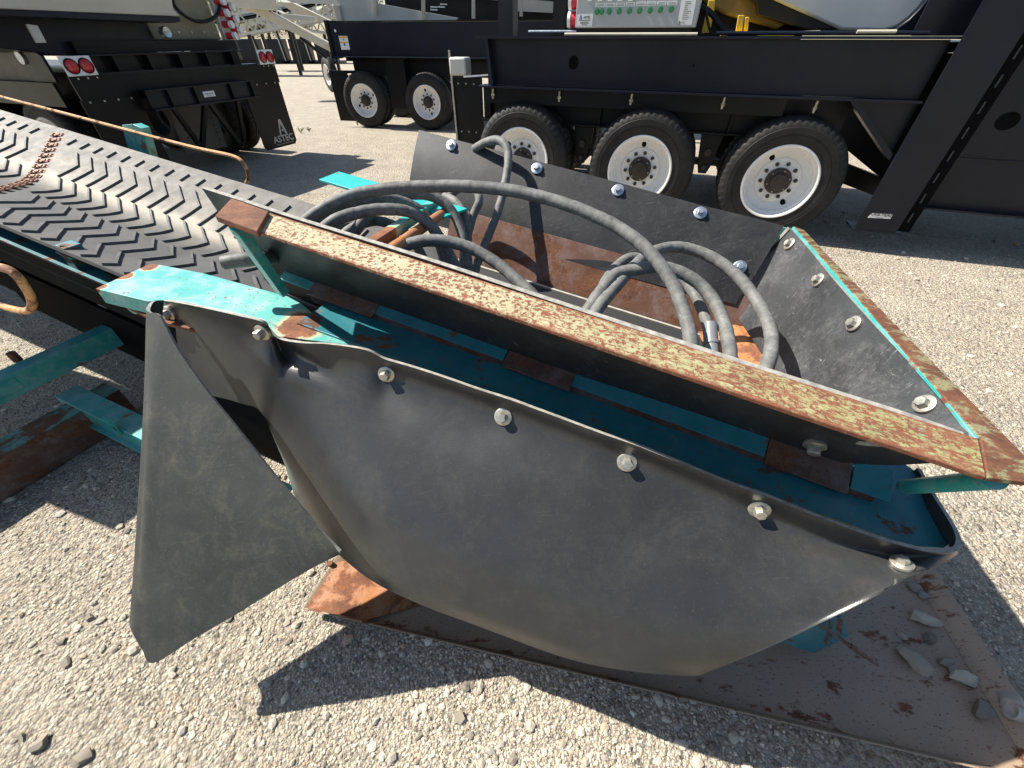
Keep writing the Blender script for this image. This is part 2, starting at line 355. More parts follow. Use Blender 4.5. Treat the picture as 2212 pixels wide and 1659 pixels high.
def crom(P, n):                                   # Catmull-Rom along axis 0, n samples per span
    P = np.asarray(P, float); Q = np.concatenate([[2 * P[0] - P[1]], P, [2 * P[-1] - P[-2]]]); out = []
    for i in range(len(P) - 1):
        a, b, c, d = Q[i], Q[i + 1], Q[i + 2], Q[i + 3]
        for t in np.arange(n) / n: out.append(.5 * (2 * b + (c - a) * t + (2 * a - 5 * b + 4 * c - d) * t * t + (3 * b - 3 * c + d - a) * t ** 3))
    out.append(P[-1]); return np.array(out)
def sheet(name, grid, thick, mat, parent, nu=6, nv=6, uvfun=None, edge_mat=None, interp=True, warp=None):
    """a rubber / steel sheet through a grid of control points, with real thickness and an edge"""
    g = np.asarray(grid, float)
    if interp:
        g = crom(g, nu); g = np.swapaxes(crom(np.swapaxes(g, 0, 1), nv), 0, 1)
    if warp is not None: g = warp(g)
    U, W = g.shape[:2]
    du = np.gradient(g, axis=0); dv = np.gradient(g, axis=1); nn = np.cross(du, dv)
    nn /= (np.linalg.norm(nn, axis=2, keepdims=True) + 1e-9)
    top = (g + nn * thick / 2).reshape(-1, 3); bot = (g - nn * thick / 2).reshape(-1, 3); k = U * W
    idx = lambda i, j: i * W + j
    F = [(idx(i, j), idx(i + 1, j), idx(i + 1, j + 1), idx(i, j + 1)) for i in range(U - 1) for j in range(W - 1)]
    nb = len(F); F += [tuple(k + q for q in reversed(f)) for f in F[:nb]]
    ring = [idx(i, 0) for i in range(U)] + [idx(U - 1, j) for j in range(1, W)] + [idx(i, W - 1) for i in range(U - 2, -1, -1)] + [idx(0, j) for j in range(W - 2, 0, -1)]
    ne = len(F); F += [(ring[q], ring[(q + 1) % len(ring)], ring[(q + 1) % len(ring)] + k, ring[q] + k) for q in range(len(ring))]
    me = bpy.data.meshes.new(name); me.from_pydata([tuple(q) for q in np.concatenate([top, bot])], [], F); me.update()
    me.materials.append(mat)
    if edge_mat is not None:
        me.materials.append(edge_mat)
        for q in range(ne, len(F)): me.polygons[q].material_index = 1
    if uvfun is not None:
        uvl = me.uv_layers.new(name='UVMap'); uu = np.array([uvfun(i / (U - 1), j / (W - 1)) for i in range(U) for j in range(W)]); uu = np.concatenate([uu, uu])
        li = np.empty(len(me.loops), int); me.loops.foreach_get('vertex_index', li); uvl.data.foreach_set('uv', uu[li].astype(np.float32).ravel())
    bm = bmesh.new(); bm.from_mesh(me); bmesh.ops.recalc_face_normals(bm, faces=bm.faces); bm.to_mesh(me); bm.free()
    me.shade_smooth(); me.set_sharp_from_angle(angle=rad(50))
    return put(name, me, None, parent), g
def orient(p, n, up=(0, 0, 1), spin=0.0):           # matrix at p whose y axis points along n
    y = nrm(n); x = nrm(np.cross(y, up)); z = np.cross(x, y); m = Matrix.Identity(4)
    for i in range(3): m[i][0], m[i][1], m[i][2], m[i][3] = x[i], y[i], z[i], p[i]
    return m @ Matrix.Rotation(spin, 4, 'Y')
def text(name, s, size, mat, parent, M, align='CENTER', ext=.0008, font_bold=0.0, sx=1.0):
    c = bpy.data.curves.new(name, 'FONT'); c.body = s; c.size = size; c.align_x = align; c.align_y = 'CENTER'; c.extrude = ext; c.offset = font_bold; c.resolution_u = 3
    t_ = bpy.data.objects.new('tmp', c); COL.objects.link(t_); bpy.context.view_layer.update()
    me = bpy.data.meshes.new_from_object(t_.evaluated_get(bpy.context.evaluated_depsgraph_get())); bpy.data.objects.remove(t_); me.name = name
    me.materials.clear(); me.materials.append(mat); return put(name, me, None, parent, M @ Matrix.Diagonal((sx, 1, 1, 1)))
def face_mat(fr, x, y, z):                          # text plane on a frame's x-z face, readable from -y
    o = fr.p(x, y, z); m = Matrix.Identity(4)
    for i in range(3): m[i][0], m[i][1], m[i][2], m[i][3] = fr.ex[i], fr.ez[i], -fr.ey[i], o[i]
    return m

def boxpart(fr, name, mat, parent, *b, bevel=0): mb = MB(fr); mb.box(*b); return build(mb, name, mat, parent, bevel)

# ------------------------------------------------------------------ ground
def ground():
    n = 60; R = 420.0
    xs = np.sign(np.linspace(-1, 1, n)) * np.abs(np.linspace(-1, 1, n)) ** 3 * R
    vs = [(x, y, 0.0) for y in xs for x in xs]
    fs = [(j * n + i, j * n + i + 1, (j + 1) * n + i + 1, (j + 1) * n + i) for j in range(n - 1) for i in range(n - 1)]
    mb = MB(); mb._add(vs, fs); o = put('ground', mb.mesh('ground', recalc=False), M_GROUND)
    tag(o, 'pale compacted crushed stone yard under the machines', None, None, 'structure')
ground()
_ico = None
def ico():
    global _ico
    if _ico is None:
        bm = bmesh.new(); bmesh.ops.create_icosphere(bm, subdivisions=1, radius=1); bm.verts.ensure_lookup_table()
        _ico = (np.array([v.co[:] for v in bm.verts]), np.array([[l.index for l in f.verts] for f in bm.faces])); bm.free()
    return _ico
def gravel():
    """loose chips over the near yard, thinning out with distance (one mass)"""
    nst = 110000
    # sample positions in the visible wedge with density falling off with distance
    r = 0.02 + (rng.random(nst) ** 1.35) * 7.0; a = (rng.random(nst) - .5) * rad(150)
    x = r * np.sin(a); y = r * np.cos(a) * .9 - .05
    sz = (.0017 + .0035 * rng.random(nst) ** 2.2) * (1 + .12 * r); big = rng.random(nst) < .05; sz[big] *= rng.uniform(1.5, 3.2, big.sum())
    vv, ff = ico(); nv = len(vv)
    keep = ~((x > -.70) & (x < 1.62) & (y > .6 - .2 * (x + .7)) & (y < 1.2)); x, y, sz = x[keep], y[keep], sz[keep]; nst = len(x)
    S = np.stack([sz * rng.uniform(.8, 1.5, nst), sz * rng.uniform(.7, 1.2, nst), sz * rng.uniform(.4, .8, nst)], 1)
    th = rng.random(nst) * 6.283; jit = 1 + .28 * (rng.random((nst, nv)) - .5)
    P = vv[None] * jit[:, :, None] * S[:, None, :]
    c, s_ = np.cos(th)[:, None], np.sin(th)[:, None]
    X = P[:, :, 0] * c - P[:, :, 1] * s_ + x[:, None]; Y = P[:, :, 0] * s_ + P[:, :, 1] * c + y[:, None]; Z = P[:, :, 2] + (S[:, 2] * .35)[:, None]
    co = np.stack([X, Y, Z], 2).reshape(-1, 3); fc = (ff[None] + (np.arange(nst) * nv)[:, None, None]).reshape(-1, 3)
    me = bpy.data.meshes.new('gravel'); me.vertices.add(len(co)); me.vertices.foreach_set('co', co.astype(np.float32).ravel())
    me.loops.add(fc.size); me.loops.foreach_set('vertex_index', fc.astype(np.int32).ravel())
    me.polygons.add(len(fc)); me.polygons.foreach_set('loop_start', (np.arange(len(fc)) * 3).astype(np.int32)); me.polygons.foreach_set('loop_total', np.full(len(fc), 3, np.int32))
    me.update(calc_edges=True); me.shade_flat()
    at = me.attributes.new('tint', 'FLOAT', 'POINT'); at.data.foreach_set('value', np.repeat(rng.random(nst), nv).astype(np.float32))
    o = put('gravel', me, M_STONE); tag(o, 'loose pale stone chips scattered over the yard', 'gravel', None, 'stuff')
gravel()
def rock_mesh(seed, flat=.55):
    r = np.random.default_rng(seed); bm = bmesh.new(); bmesh.ops.create_icosphere(bm, subdivisions=2, radius=1)
    k = r.normal(size=(7, 3)); k /= np.linalg.norm(k, axis=1, keepdims=True)
    for v in bm.verts:
        p = np.array(v.co); 
        for q in k:
            d = p @ q
            if d > .5: p = p - q * (d - .5) * .98
        p *= 1 + .10 * r.normal(); v.co = (p[0] * 1.25, p[1] * .85, p[2] * flat)
    me = bpy.data.meshes.new('stone'); bm.to_mesh(me); bm.free(); me.shade_smooth(); me.set_sharp_from_angle(angle=rad(24))
    at = me.attributes.new('tint', 'FLOAT', 'POINT'); at.data.foreach_set('value', np.full(len(me.vertices), [.10, .86, .42, .04, .9][seed % 5], np.float32))
    return me

# ------------------------------------------------------------------ belt conveyor with feed hopper
def project(p):
    q = np.asarray(p, float) - EYE; zc = q[..., 1] * math.cos(PITCH) - q[..., 2] * math.sin(PITCH); yc = q[..., 1] * math.sin(PITCH) + q[..., 2] * math.cos(PITCH)
    return IMG_W / 2 + FOC * q[..., 0] / zc, IMG_H / 2 - FOC * yc / zc
def on_sheet(g, px, py, back=False):
    u, v = project(g); d = (u - px) ** 2 + (v - py) ** 2; i, j = np.unravel_index(d.argmin(), d.shape)
    i = min(max(i, 1), g.shape[0] - 2); j = min(max(j, 1), g.shape[1] - 2)
    n = nrm(np.cross(g[i + 1, j] - g[i - 1, j], g[i, j + 1] - g[i, j - 1]))
    if np.dot(n, EYE - g[i, j]) < 0: n = -n
    return PL(px, py, g[i, j] + n * .0085, n), n
def bolt_mesh(name, rw, rh, hh, mat):
    mb = MB(); mb.lathe([(.0005, -.004), (rw, -.004), (rw, .0035), (rw * .93, .0045), (rh * .9, .0045)], 28)
    mb.lathe([(rh, .0045), (rh, hh - .003), (rh * .86, hh), (.0005, hh)], 6)
    me = mb.mesh(name); me.materials.append(mat); return me
BOLT = bolt_mesh('bolt', .0240, .0142, .024, M_STEEL); BOLT_N = bolt_mesh('bolt', .0205, .0122, .016, M_STEEL); BOLT_Z = bolt_mesh('bolt', .0235, .0125, .018, M_BLUEZINC)
conv = thing('belt_conveyor', CV.p(3.0, .35, 0) * V(1, 1, 0), 'teal belt conveyor with cleated black belt and rubber-lined feed hopper', 'conveyor')
S_ = lambda px, py, h: CV.on_z(px, py, h); W_ = lambda px, py, w: CV.on_y(px, py, w)

# --- belt (troughed) with moulded cleats
BW0, BHW, BH0, BHR = .35, .45, -.48, .11
def belt_pt(s, t):
    if t < 0 and s < 1.9 and s > 0: t *= 1 - .32 * min(1, (1.9 - s) / .4)
    return CV.p(s, BW0 + BHW * t, BH0 + BHR * (math.sqrt(t * t + .03) - .173) / .84)
svals = np.linspace(.0, 9.0, 91); tvals = np.linspace(-1, 1, 41)
belt, _ = sheet('belt', [[belt_pt(s, t) for t in tvals] for s in svals], .014, M_BELT, conv, interp=False, uvfun=lambda a, b: (.9 * a, b))
def lace_t2s(t): return 3.74 + (t + .46) * .44
def cleat_mesh(t0, t1):
    pts = []
    for ds, dt in ((0, 0), (0, .13), (0, .255), (.07, .35), (.135, .445)):
        if t0 + dt <= t1 and t0 + dt >= -1.0: pts.append((ds, t0 + dt))
    if t0 < -1: pts = [(0.02, -.985)] + pts
    mb = MB(); half, hh = .0065, .0095; rows = []
    for k, (ds, t) in enumerate(pts):
        a = pts[max(k - 1, 0)]; b = pts[min(k + 1, len(pts) - 1)]; d = nrm(((b[0] - a[0]), (b[1] - a[1]) * BHW)); nx = (d[1], -d[0])
        c = CV.loc(belt_pt(0, t)); e = CV.loc(belt_pt(0, t + .01)); tw = nrm(e - c); nn = V(0, -tw[2], tw[1]); nn = nn if nn[2] > 0 else -nn
        r = []
        for off, up in ((-half, -.002), (-half * .72, hh), (half * .72, hh), (half, -.002)):
            q = c + V(ds + nx[0] * off, 0, 0) + tw * nx[1] * off + nn * (up + .007); r.append(q)
        rows.append(r)
    vs = [q for r in rows for q in r]; n = len(rows)
    fs = [(i * 4 + j, i * 4 + (j + 1) % 4, (i + 1) * 4 + (j + 1) % 4, (i + 1) * 4 + j) for i in range(n - 1) for j in range(4)] + [(3, 2, 1, 0), tuple(n * 4 - 4 + j for j in range(4))]
    mb._add(vs, fs); me = mb.mesh('cleat'); me.materials.append(M_CLEAT); return me, pts
for row, (t0, ph) in enumerate(((-1.17, .03), (-.72, .055), (-.26, .02), (.205, .07), (.74, .0))):
    me, pts = cleat_mesh(t0, .97 if row == 4 else 1.3)
    for k in range(44):
        s0 = .28 + ph + k * .121
        if any(abs(s0 + ds - lace_t2s(t)) < .085 for ds, t in pts): continue
        if s0 > 5.3 or (t0 < -.5 and s0 < 2.0) or (t0 > .5 and s0 < 1.75): continue
        put('cleat', me, None, belt, CV.mat(s0, 0, 0))
# --- rusty belt lacing
lm = MB(); 
for sx in (-1, 1):
    lm.box(sx * .016 - .0125, sx * .016 + .0125, -.011, .011, 0, .006)
    for dy in (-.005, .006): lm.tube([(sx * .018, dy, .005), (sx * .018, dy, .0105)], [.0048, .003], 8)
lm.box(-.006, .006, -.008, .008, 0, .009)
lme = lm.mesh('belt_fastener'); lme.materials.append(M_FASTENER)
for k in range(15):
    t = -.52 + k * .098; a = belt_pt(lace_t2s(t), t) + CV.ez * .007; b_ = belt_pt(lace_t2s(t + .02), t + .02) + CV.ez * .007
    y = nrm(b_ - a); x = nrm(np.cross(y, CV.ez)); z = np.cross(x, y); m = Matrix.Identity(4)
    for i in range(3): m[i][0], m[i][1], m[i][2], m[i][3] = x[i], y[i], z[i], a[i]
    put('belt_fastener', lme, None, belt, m @ Matrix.Rotation(random.uniform(-.12, .12), 4, 'Z') @ Matrix.Diagonal((1.25, 1.5, 1.2, 1)))

# --- stringers, return belt, idler frames, pulley under the belt
mb = MB(CV); mb.box(.0, 9, -.035, -.028, -.62, -.45); mb.box(2.05, 9, -.15, -.035, -.457, -.45); mb.box(.0, 9, -.085, -.035, -.62, -.613)
build(mb, 'side_channel', M_TEAL_DK, conv)
mb = MB(CV); mb.box(2.05, 9, -.15, -.143, -.53, -.40); build(mb, 'shade_board', M_DULL_BLACK, conv)  # board added so the conveyor's shadow reaches over the cross beam
mb = MB(CV); mb.box(.0, 9, .75, .757, -.62, -.44); mb.box(.0, 9, .757, .80, -.447, -.44)
build(mb, 'side_channel', M_TEAL_DK, conv)
mb = MB(CV); mb.box(.1, 9, -.02, .74, -.79, -.78); build(mb, 'return_belt', M_DULL_BLACK, conv)
mb = MB(CV); mb.box(2.3, 4.2, .03, .04, -1.2, -.63); mb.box(4.2, 9, .03, .04, -1.1, -.63); build(mb, 'side_shade_sheet', M_DULL_BLACK, conv)  # added dark backdrop standing for the shade below the belt
mb = MB(CV); mb.box(.3, 2.3, .06, .07, -1.12, -.40); build(mb, 'belly_shade_sheet', M_DULL_BLACK, conv)  # added black sheet for the shade in the hollow below the hopper
for s in (2.1, 2.75, 3.5, 4.3, 5.2):
    mb = MB(CV); mb.box(s - .03, s + .03, -.095, -.036, -.63, -.36); mb.box(s - .05, s + .05, -.10, -.036, -.40, -.39)
    build(mb, 'idler_bracket', M_TEAL_DK, conv, .003)
mb = MB(CV); mb.cyl(CV.p(.12, .0, -.63), CV.p(.12, .7, -.63), .14, 28); build(mb, 'tail_pulley', M_RUST_DK, conv)
mb = MB(CV); mb.box(.05, 1.9, .0, .72, -.70, -.69); build(mb, 'belly_plate', M_RUST_DK, conv)
# --- support legs out of the picture and under the hopper
for s, w in ((6.5, -.06), (6.5, .78), (8.2, -.06), (8.2, .78)):
    p = CV.p(s, w, -.6); mb = MB(); mb.beam(p, (p[0], p[1], 0), .08, .08, (1, 0, 0)); build(mb, 'leg', M_TEAL_DK, conv)

# --- hopper rim: front bar, end cap, near-end bar
pts = [S_(581, 459, 0), S_(2113, 947, 0), S_(2131, 1032, 0), S_(557, 499, 0)]
mb = MB(); mb.prism3(pts, -CV.ez * .009)
a, b_ = S_(2113, 947, 0), S_(581, 459, 0); mb.prism3([a - CV.ez * .0092, b_ - CV.ez * .0092, b_ - CV.ez * .075, a - CV.ez * .075], -CV.ey * .008)
build(mb, 'rim_bar', M_BAR, conv, .0015)['label'] = 'cream bar worn through to rust'
mb = MB(); mb.prism3([S_(464, 465, .012), S_(500, 427, .012), S_(581, 456, .012), S_(556, 499, .012)], -CV.ez * .018); build(mb, 'end_cap', M_RUST, conv, .003)
mb = MB(); mb.prism3([S_(1716, 489, 0), S_(1738, 497, 0), S_(1800, 563, 0), S_(2218, 988, 0), S_(2222, 1043, 0), S_(2135, 1031, 0), S_(2119, 946, 0), S_(2050, 868, 0)], -CV.ez * .010)
build(mb, 'rim_bar', M_BAR2, conv, .0015)
mb = MB(); mb.prism3([S_(1712, 490, -.002), S_(1717, 489, -.002), S_(2050, 868, -.002), S_(2120, 946, -.002), S_(2112, 948, -.002), S_(2104, 942, -.002), S_(2046, 867, -.002)], -CV.ez * .008)
build(mb, 'rim_edge', M_TEAL, conv, .0015)

# --- front inner liner behind the bar (hangs behind it, hem sags at the near end)
WI = .018
def liner_row(px, py, dw=0): return CV.on_y(px, py, WI + dw)
top = [(438, 404), (520, 430), (640, 470), (900, 551), (1200, 650), (1500, 748), (1800, 845), (1950, 893), (2081, 939)]
bot = [(582, 612), (640, 640), (760, 690), (960, 760), (1230, 855), (1500, 930), (1750, 985), (1900, 1000), (2010, 996)]
g = []
for k, (a, b_) in enumerate(zip(top, bot)):
    pa = liner_row(*a); pb = liner_row(*b_, .165 if k < 6 else .165 - .10 * (k - 5) / 3)
    g.append([pa + (pb - pa) * f for f in (0, .33, .66, 1)])
liner_f, gf = sheet('hopper_liner', g, .010, M_LINER, conv, 5, 4, edge_mat=M_EDGE)
put('bolt', BOLT, None, liner_f, orient(*on_sheet(gf, 1760, 962)))
# --- back liner
W_T, W_Bm = 1.0, .80
top = [(906, 282), (1000, 307), (1160, 349), (1340, 397), (1513, 444), (1620, 470), (1692, 489)]
bot = [(880, 470), (965, 493), (1085, 525), (1250, 569), (1400, 610), (1500, 636), (1588, 657)]
g = []
for a, b_ in zip(top, bot):
    pa = CV.on_y(*a, W_T); pb = CV.on_y(*b_, W_Bm); g.append([pa + (pb - pa) * f - CV.ey * .02 * math.sin(math.pi * f) for f in (0, .3, .65, 1)])
liner_b, gb = sheet('hopper_liner', g, .010, M_LINER, conv, 6, 6, edge_mat=M_EDGE)
for px, py in ((975, 314), (1160, 364), (1335, 411), (1513, 460), (1598, 577)): put('bolt', BOLT_Z, None, liner_b, orient(*on_sheet(gb, px, py), spin=random.random()))
mb = MB()
a, b_ = CV.on_y(905, 290, W_T + .02), CV.on_y(1700, 494, W_T + .02); mb.prism3([a, b_, b_ - CV.ez * .05, a - CV.ez * .05], CV.ey * .01)
build(mb, 'back_rail', M_TEAL, conv)
# --- near-end liner, curving round from the back liner
top = [(1702, 494), (1709, 494), (1749, 538), (1811, 613), (1892, 703), (1973, 789), (2046, 867), (2098, 941)]
bot = [(1562, 636), (1578, 662), (1602, 696), (1640, 752), (1680, 811), (1745, 880), (1830, 950), (1990, 960)]
g = []
for k, (a, b_) in enumerate(zip(top, bot)):
    pa = S_(*a, -.008); pb = S_(*b_, (-.30, -.30, -.30, -.30, -.28, -.24, -.16, -.05)[k]); g.append([pa + (pb - pa) * f - CV.ez * .018 * math.sin(math.pi * f) for f in (0, .33, .66, 1)])
liner_n, gn = sheet('hopper_liner', g, .010, M_LINER2, conv, 6, 6, edge_mat=M_EDGE)
liner_n['label'] = 'scuffed grey rubber liner at the near end'
for px, py in ((1706, 527), (1768, 605), (1845, 699), (1998, 873)): put('bolt', BOLT_N, None, liner_n, orient(*on_sheet(gn, px, py), spin=random.random()))
# --- rust plates at the foot of the hopper, pale seal strip
mb = MB(CV); mb.prism3([CV.p(.10, .83, -.20), CV.p(1.55, .83, -.20), CV.p(1.55, .74, -.385), CV.p(.10, .74, -.385)], CV.ey * .01); build(mb, 'chute_plate', M_RUST_MID, conv)
mb = MB(CV); mb.box(.12, 1.5, .722, .733, -.395, -.378); build(mb, 'seal_strip', M_STRIP, conv)
mb = MB(CV); mb.prism3([S_(1545, 640, -.31), S_(1585, 655, -.31), S_(1700, 830, -.31), S_(1560, 800, -.36), S_(1500, 700, -.38)], -CV.ez * .01); build(mb, 'chute_plate', M_RUST_OR, conv)
mb = MB(CV); mb.prism3([CV.p(.0, .19, -.22), CV.p(1.6, .19, -.22), CV.p(1.6, .21, -.42), CV.p(.0, .21, -.42)], CV.ey * .008); build(mb, 'chute_plate', M_RUST_DK, conv)

# --- rail below the front bar: rusty angle with teal lengths and rusty plates
mb = MB(CV); mb.box(-.04, 1.68, .097, .162, -.295, -.285); mb.box(-.04, 1.68, .088, .0965, -.335, -.285); build(mb, 'lower_rail', M_RUST_DK, conv, .002)
def rail_piece(x0, x1, name, mat, w0=.157, h0=-.245, w1=.087, h1=-.284, th=.008):
    mb = MB(CV); q = [CV.p(x0, w0, h0), CV.p(x1, w0, h0), CV.p(x1, w1, h1), CV.p(x0, w1, h1)]; mb.prism3(q, nrm(np.cross(q[1] - q[0], q[3] - q[0])) * th * -1)
    return build(mb, name, mat, conv, .0015)
sx = lambda px, py: CV.lz(px, py, -.265)[0]
rail_piece(sx(800, 672), sx(655, 622), 'joint_plate', M_RUST_DK, w1=.069, h1=-.290); rail_piece(sx(1238, 822), sx(1088, 772), 'joint_plate', M_RUST_DK, w1=.069, h1=-.290); rail_piece(sx(1838, 1020), sx(1662, 965), 'joint_plate', M_RUST_DK, w1=.069, h1=-.290)
rail_piece(sx(1090, 765), sx(802, 665), 'rail_strip', M_TEAL_DK); rail_piece(sx(1660, 955), sx(1238, 815), 'rail_strip', M_TEAL_DK); rail_piece(sx(1925, 1045), sx(1842, 1015), 'rail_strip', M_TEAL_DK)
rail_piece(sx(650, 640), sx(578, 600), 'rail_strip', M_TEAL, h0=-.255)
# struts between rail and rim
mb = MB(); p0 = S_(612, 632, -.275); p1 = S_(513, 492, -.012); mb.beam(p0, p1, .030, .030, CV.ey); build(mb, 'strut', M_TEAL, conv, .002)
mb = MB(); p0 = S_(1955, 1052, -.27); p1 = S_(2150, 1036, -.022); mb.tube([p0, p0 + (p1 - p0) * .5, p1], .017, 14); build(mb, 'strut', M_TEAL, conv)
# --- side plate (steel shelf between rail and skirt) and the big bracket at its far end
mb = MB(CV); mb.prism3([S_(1985, 1022, -.305), S_(2017, 1073, -.305), S_(2058, 1140, -.305), S_(2060, 1166, -.305), S_(2040, 1183, -.305), S_(1970, 1180, -.305), CV.p(1.6, -.055, -.305), CV.p(1.6, .16, -.305), CV.p(.1, .45, -.305)], -CV.ez * .010); build(mb, 'side_plate', M_TEAL_DK, conv, .002)
mb = MB(CV); mb.box(-.12, 1.5, -.015, -.007, -.60, -.335); build(mb, 'side_plate', M_TEAL_DK, conv)
_sp = S_(655, 700, -.312)
M_BRK = rusty_paint('teal_paint_blistered', (.04, .33, .305), .14, [(*_sp, .070), (*S_(325, 575, -.312), .03), (*S_(270, 596, -.312), .025), (*S_(215, 620, -.312), .02)], .45, (.12, .43, .38), fade=.9)
bt = [(206, 623), (325, 569), (353, 573), (440, 590), (622, 640), (655, 658), (690, 690), (785, 748), (600, 726), (568, 690), (400, 652), (345, 648), (319, 651)]
mb = MB(); mb.prism3([S_(*q, -.312) for q in bt], -CV.ez * .055); build(mb, 'bracket', M_BRK, conv, .002)
mb = MB(CV); c = CV.lz(256, 668, -.375); mb.prism3([CV.p(c[0] + .035 * math.cos(t), c[1] + .03, c[2] + .035 * math.sin(t)) for t in np.linspace(math.pi, 2 * math.pi, 14)], CV.ey * .012); build(mb, 'lifting_eye', M_BRK, conv)
mb = MB(); mb.prism3([S_(250, 650, -.370), S_(330, 690, -.370), S_(600, 760, -.370), S_(560, 690, -.370), S_(350, 600, -.370)], -CV.ez * .012); build(mb, 'bracket_foot', M_RUST, conv)

# --- outer front skirt (hanging sheet) and the folded-back end flap
def wq(px, py, w): return CV.on_y(px, py, w)
cols = [  # top pixel, depth across the conveyor, hem pixel, depth, outward belly
 ((352, 650), -.185, (405, 845), -.220, .0), ((440, 665), -.180, (478, 858), -.240, .0), ((530, 684), -.175, (530, 872), -.250, .0),
 ((574, 700), -.165, (563, 884), -.258, .0), ((600, 731), -.145, (590, 932), -.278, .004), ((650, 736), -.140, (620, 1005), -.308, .012),
 ((710, 741), -.125, (652, 1100), -.362, .025), ((790, 753), -.110, (736, 1196), -.445, .04), ((834, 776), -.100, (810, 1252), -.455, .045),
 ((905, 797), -.090, (900, 1298), -.460, .05), ((1000, 828), -.080, (1000, 1339), -.445, .055), ((1200, 897), -.070, (1200, 1410), -.420, .05),
 ((1400, 971), -.060, (1372, 1446), -.385, .04), ((1554, 1033), -.052, (1493, 1456), -.335, .03), ((1600, 1051), -.051, (1535, 1446), -.318, .026), ((1732, 1100), -.046, (1640, 1404), -.270, .02),
 ((1851, 1144), -.042, (1800, 1333), -.190, .012), ((1967, 1184), -.035, (1932, 1267), -.115, .006), ((2040, 1190), -.018, (2022, 1221), -.040, .0),
 ((2068, 1178), .015, (2056, 1200), .010, .0), ((2064, 1142), .065, (2064, 1192), .070, .0), ((2020, 1070), .160, (2052, 1165), .160, .0), ((1986, 1012), .260, (2030, 1120), .260, .0)]
g = []
for a, wa, b_, wb, bel in cols:
    pa, pb = wq(*a, wa), wq(*b_, wb); nn_ = nrm(np.cross(CV.ex, pb - pa)); nn_ = nn_ if nn_ @ (EYE - pa) > 0 else -nn_
    pv = pa + (pb - pa) * .04 - CV.ez * min(.055, .3 * np.linalg.norm(pb - pa)); g.append([pa, pv] + [pv + (pb - pv) * f + nn_ * bel * k_ for f, k_ in ((.28, .75), (.6, 1.35), (.88, .85))] + [pb])
for _ in range(3):
    h_ = [list(r) for r in g]
    for i_ in range(4, len(g) - 6):
        for r in (2, 3, 4): h_[i_][r] = (g[i_ - 1][r] + 2 * g[i_][r] + g[i_ + 1][r]) / 4
    g = h_
SK_BOLTS = ((366, 676), (567, 718), (835, 808), (1087, 900), (1354, 998), (1640, 1100), (1948, 1217))
def skirt_warp(g):
    u, v = project(g); du = np.gradient(g, axis=0); dv = np.gradient(g, axis=1); nn = np.cross(du, dv); nn /= np.linalg.norm(nn, axis=2, keepdims=True) + 1e-9
    nn *= np.sign(np.sum(nn * (EYE - g), axis=2, keepdims=True)); d = np.zeros(u.shape)
    for px, py in SK_BOLTS: d -= .007 * np.exp(-((u - px) ** 2 + (v - py) ** 2) / (2 * 34 ** 2))
    x_, y_ = (u - 655) * .85 + (v - 775) * .5, -(u - 655) * .5 + (v - 775) * .85         # pinched crease beside the second bolt
    d += -.010 * np.exp(-(x_ / 75) ** 2 - (y_ / 17) ** 2) + .013 * np.exp(-(x_ / 80) ** 2 - ((y_ - 36) / 22) ** 2) + .008 * np.exp(-(x_ / 70) ** 2 - ((y_ + 32) / 20) ** 2)
    d += .0035 * np.sin(u / 97 + v / 210) * np.sin(v / 130 - u / 350) + .002 * np.sin(u / 41 + 1) * np.exp(-((v - 780 - .42 * (u - 800)) / 60) ** 2)
    return g + nn * d[:, :, None]
skirt, gs = sheet('rubber_skirt', g, .009, M_RUBBER, conv, 9, 12, edge_mat=M_EDGE, warp=skirt_warp)
for px, py in SK_BOLTS:
    p, n = on_sheet(gs, px, py); put('bolt', BOLT if px < 1900 else BOLT_N, None, skirt, orient(p, n, spin=random.random()))
# flap plane: fold at the top, toe near the ground, free end over the tray corner
F1, F2, F3 = wq(322, 668, -.245), G(335, 1430, .27), G(733, 1190, .555); fn = nrm(np.cross(F2 - F1, F3 - F1)); fn = fn if fn @ (EYE - F1) > 0 else -fn
fp = lambda px, py, out=0.0: PL(px, py, F1 + fn * out, fn)
ft = [(348, 684), (385, 752), (450, 845), (520, 932), (600, 1032), (680, 1128), (735, 1190)]
fb = [(310, 1400), (335, 1430), (425, 1376), (510, 1327), (590, 1277), (665, 1232), (737, 1193)]
g = [[wq(352, 650, -.185)] + [fp(x, y, -.022) for x, y in ((338, 830), (330, 1005), (320, 1180), (308, 1350))],
     [fp(330, 652, -.030)] + [fp(x, y, -.020) for x, y in ((322, 825), (313, 1002), (302, 1180), (290, 1340))],
     [fp(320, 668, -.010)] + [fp(x, y, -.008) for x, y in ((316, 830), (307, 1005), (296, 1180), (284, 1345))],
     [fp(328, 676, .002)] + [fp(x, y, .002) for x, y in ((322, 840), (315, 1020), (304, 1200), (290, 1366))]]
for k, (a, b_) in enumerate(zip(ft, fb)):
    pa, pb = fp(*a, .008), fp(*b_, 0); g.append([pa + (pb - pa) * f + fn * (.012 * math.sin(math.pi * f) * (1 - k / 6.5)) for f in (0, .25, .5, .75, 1)])
flap, gfl = sheet('skirt_flap', g, .009, M_FLAP, conv, 8, 8, edge_mat=M_EDGE)
flap['label'] = 'dusty folded-back end of the rubber skirt'

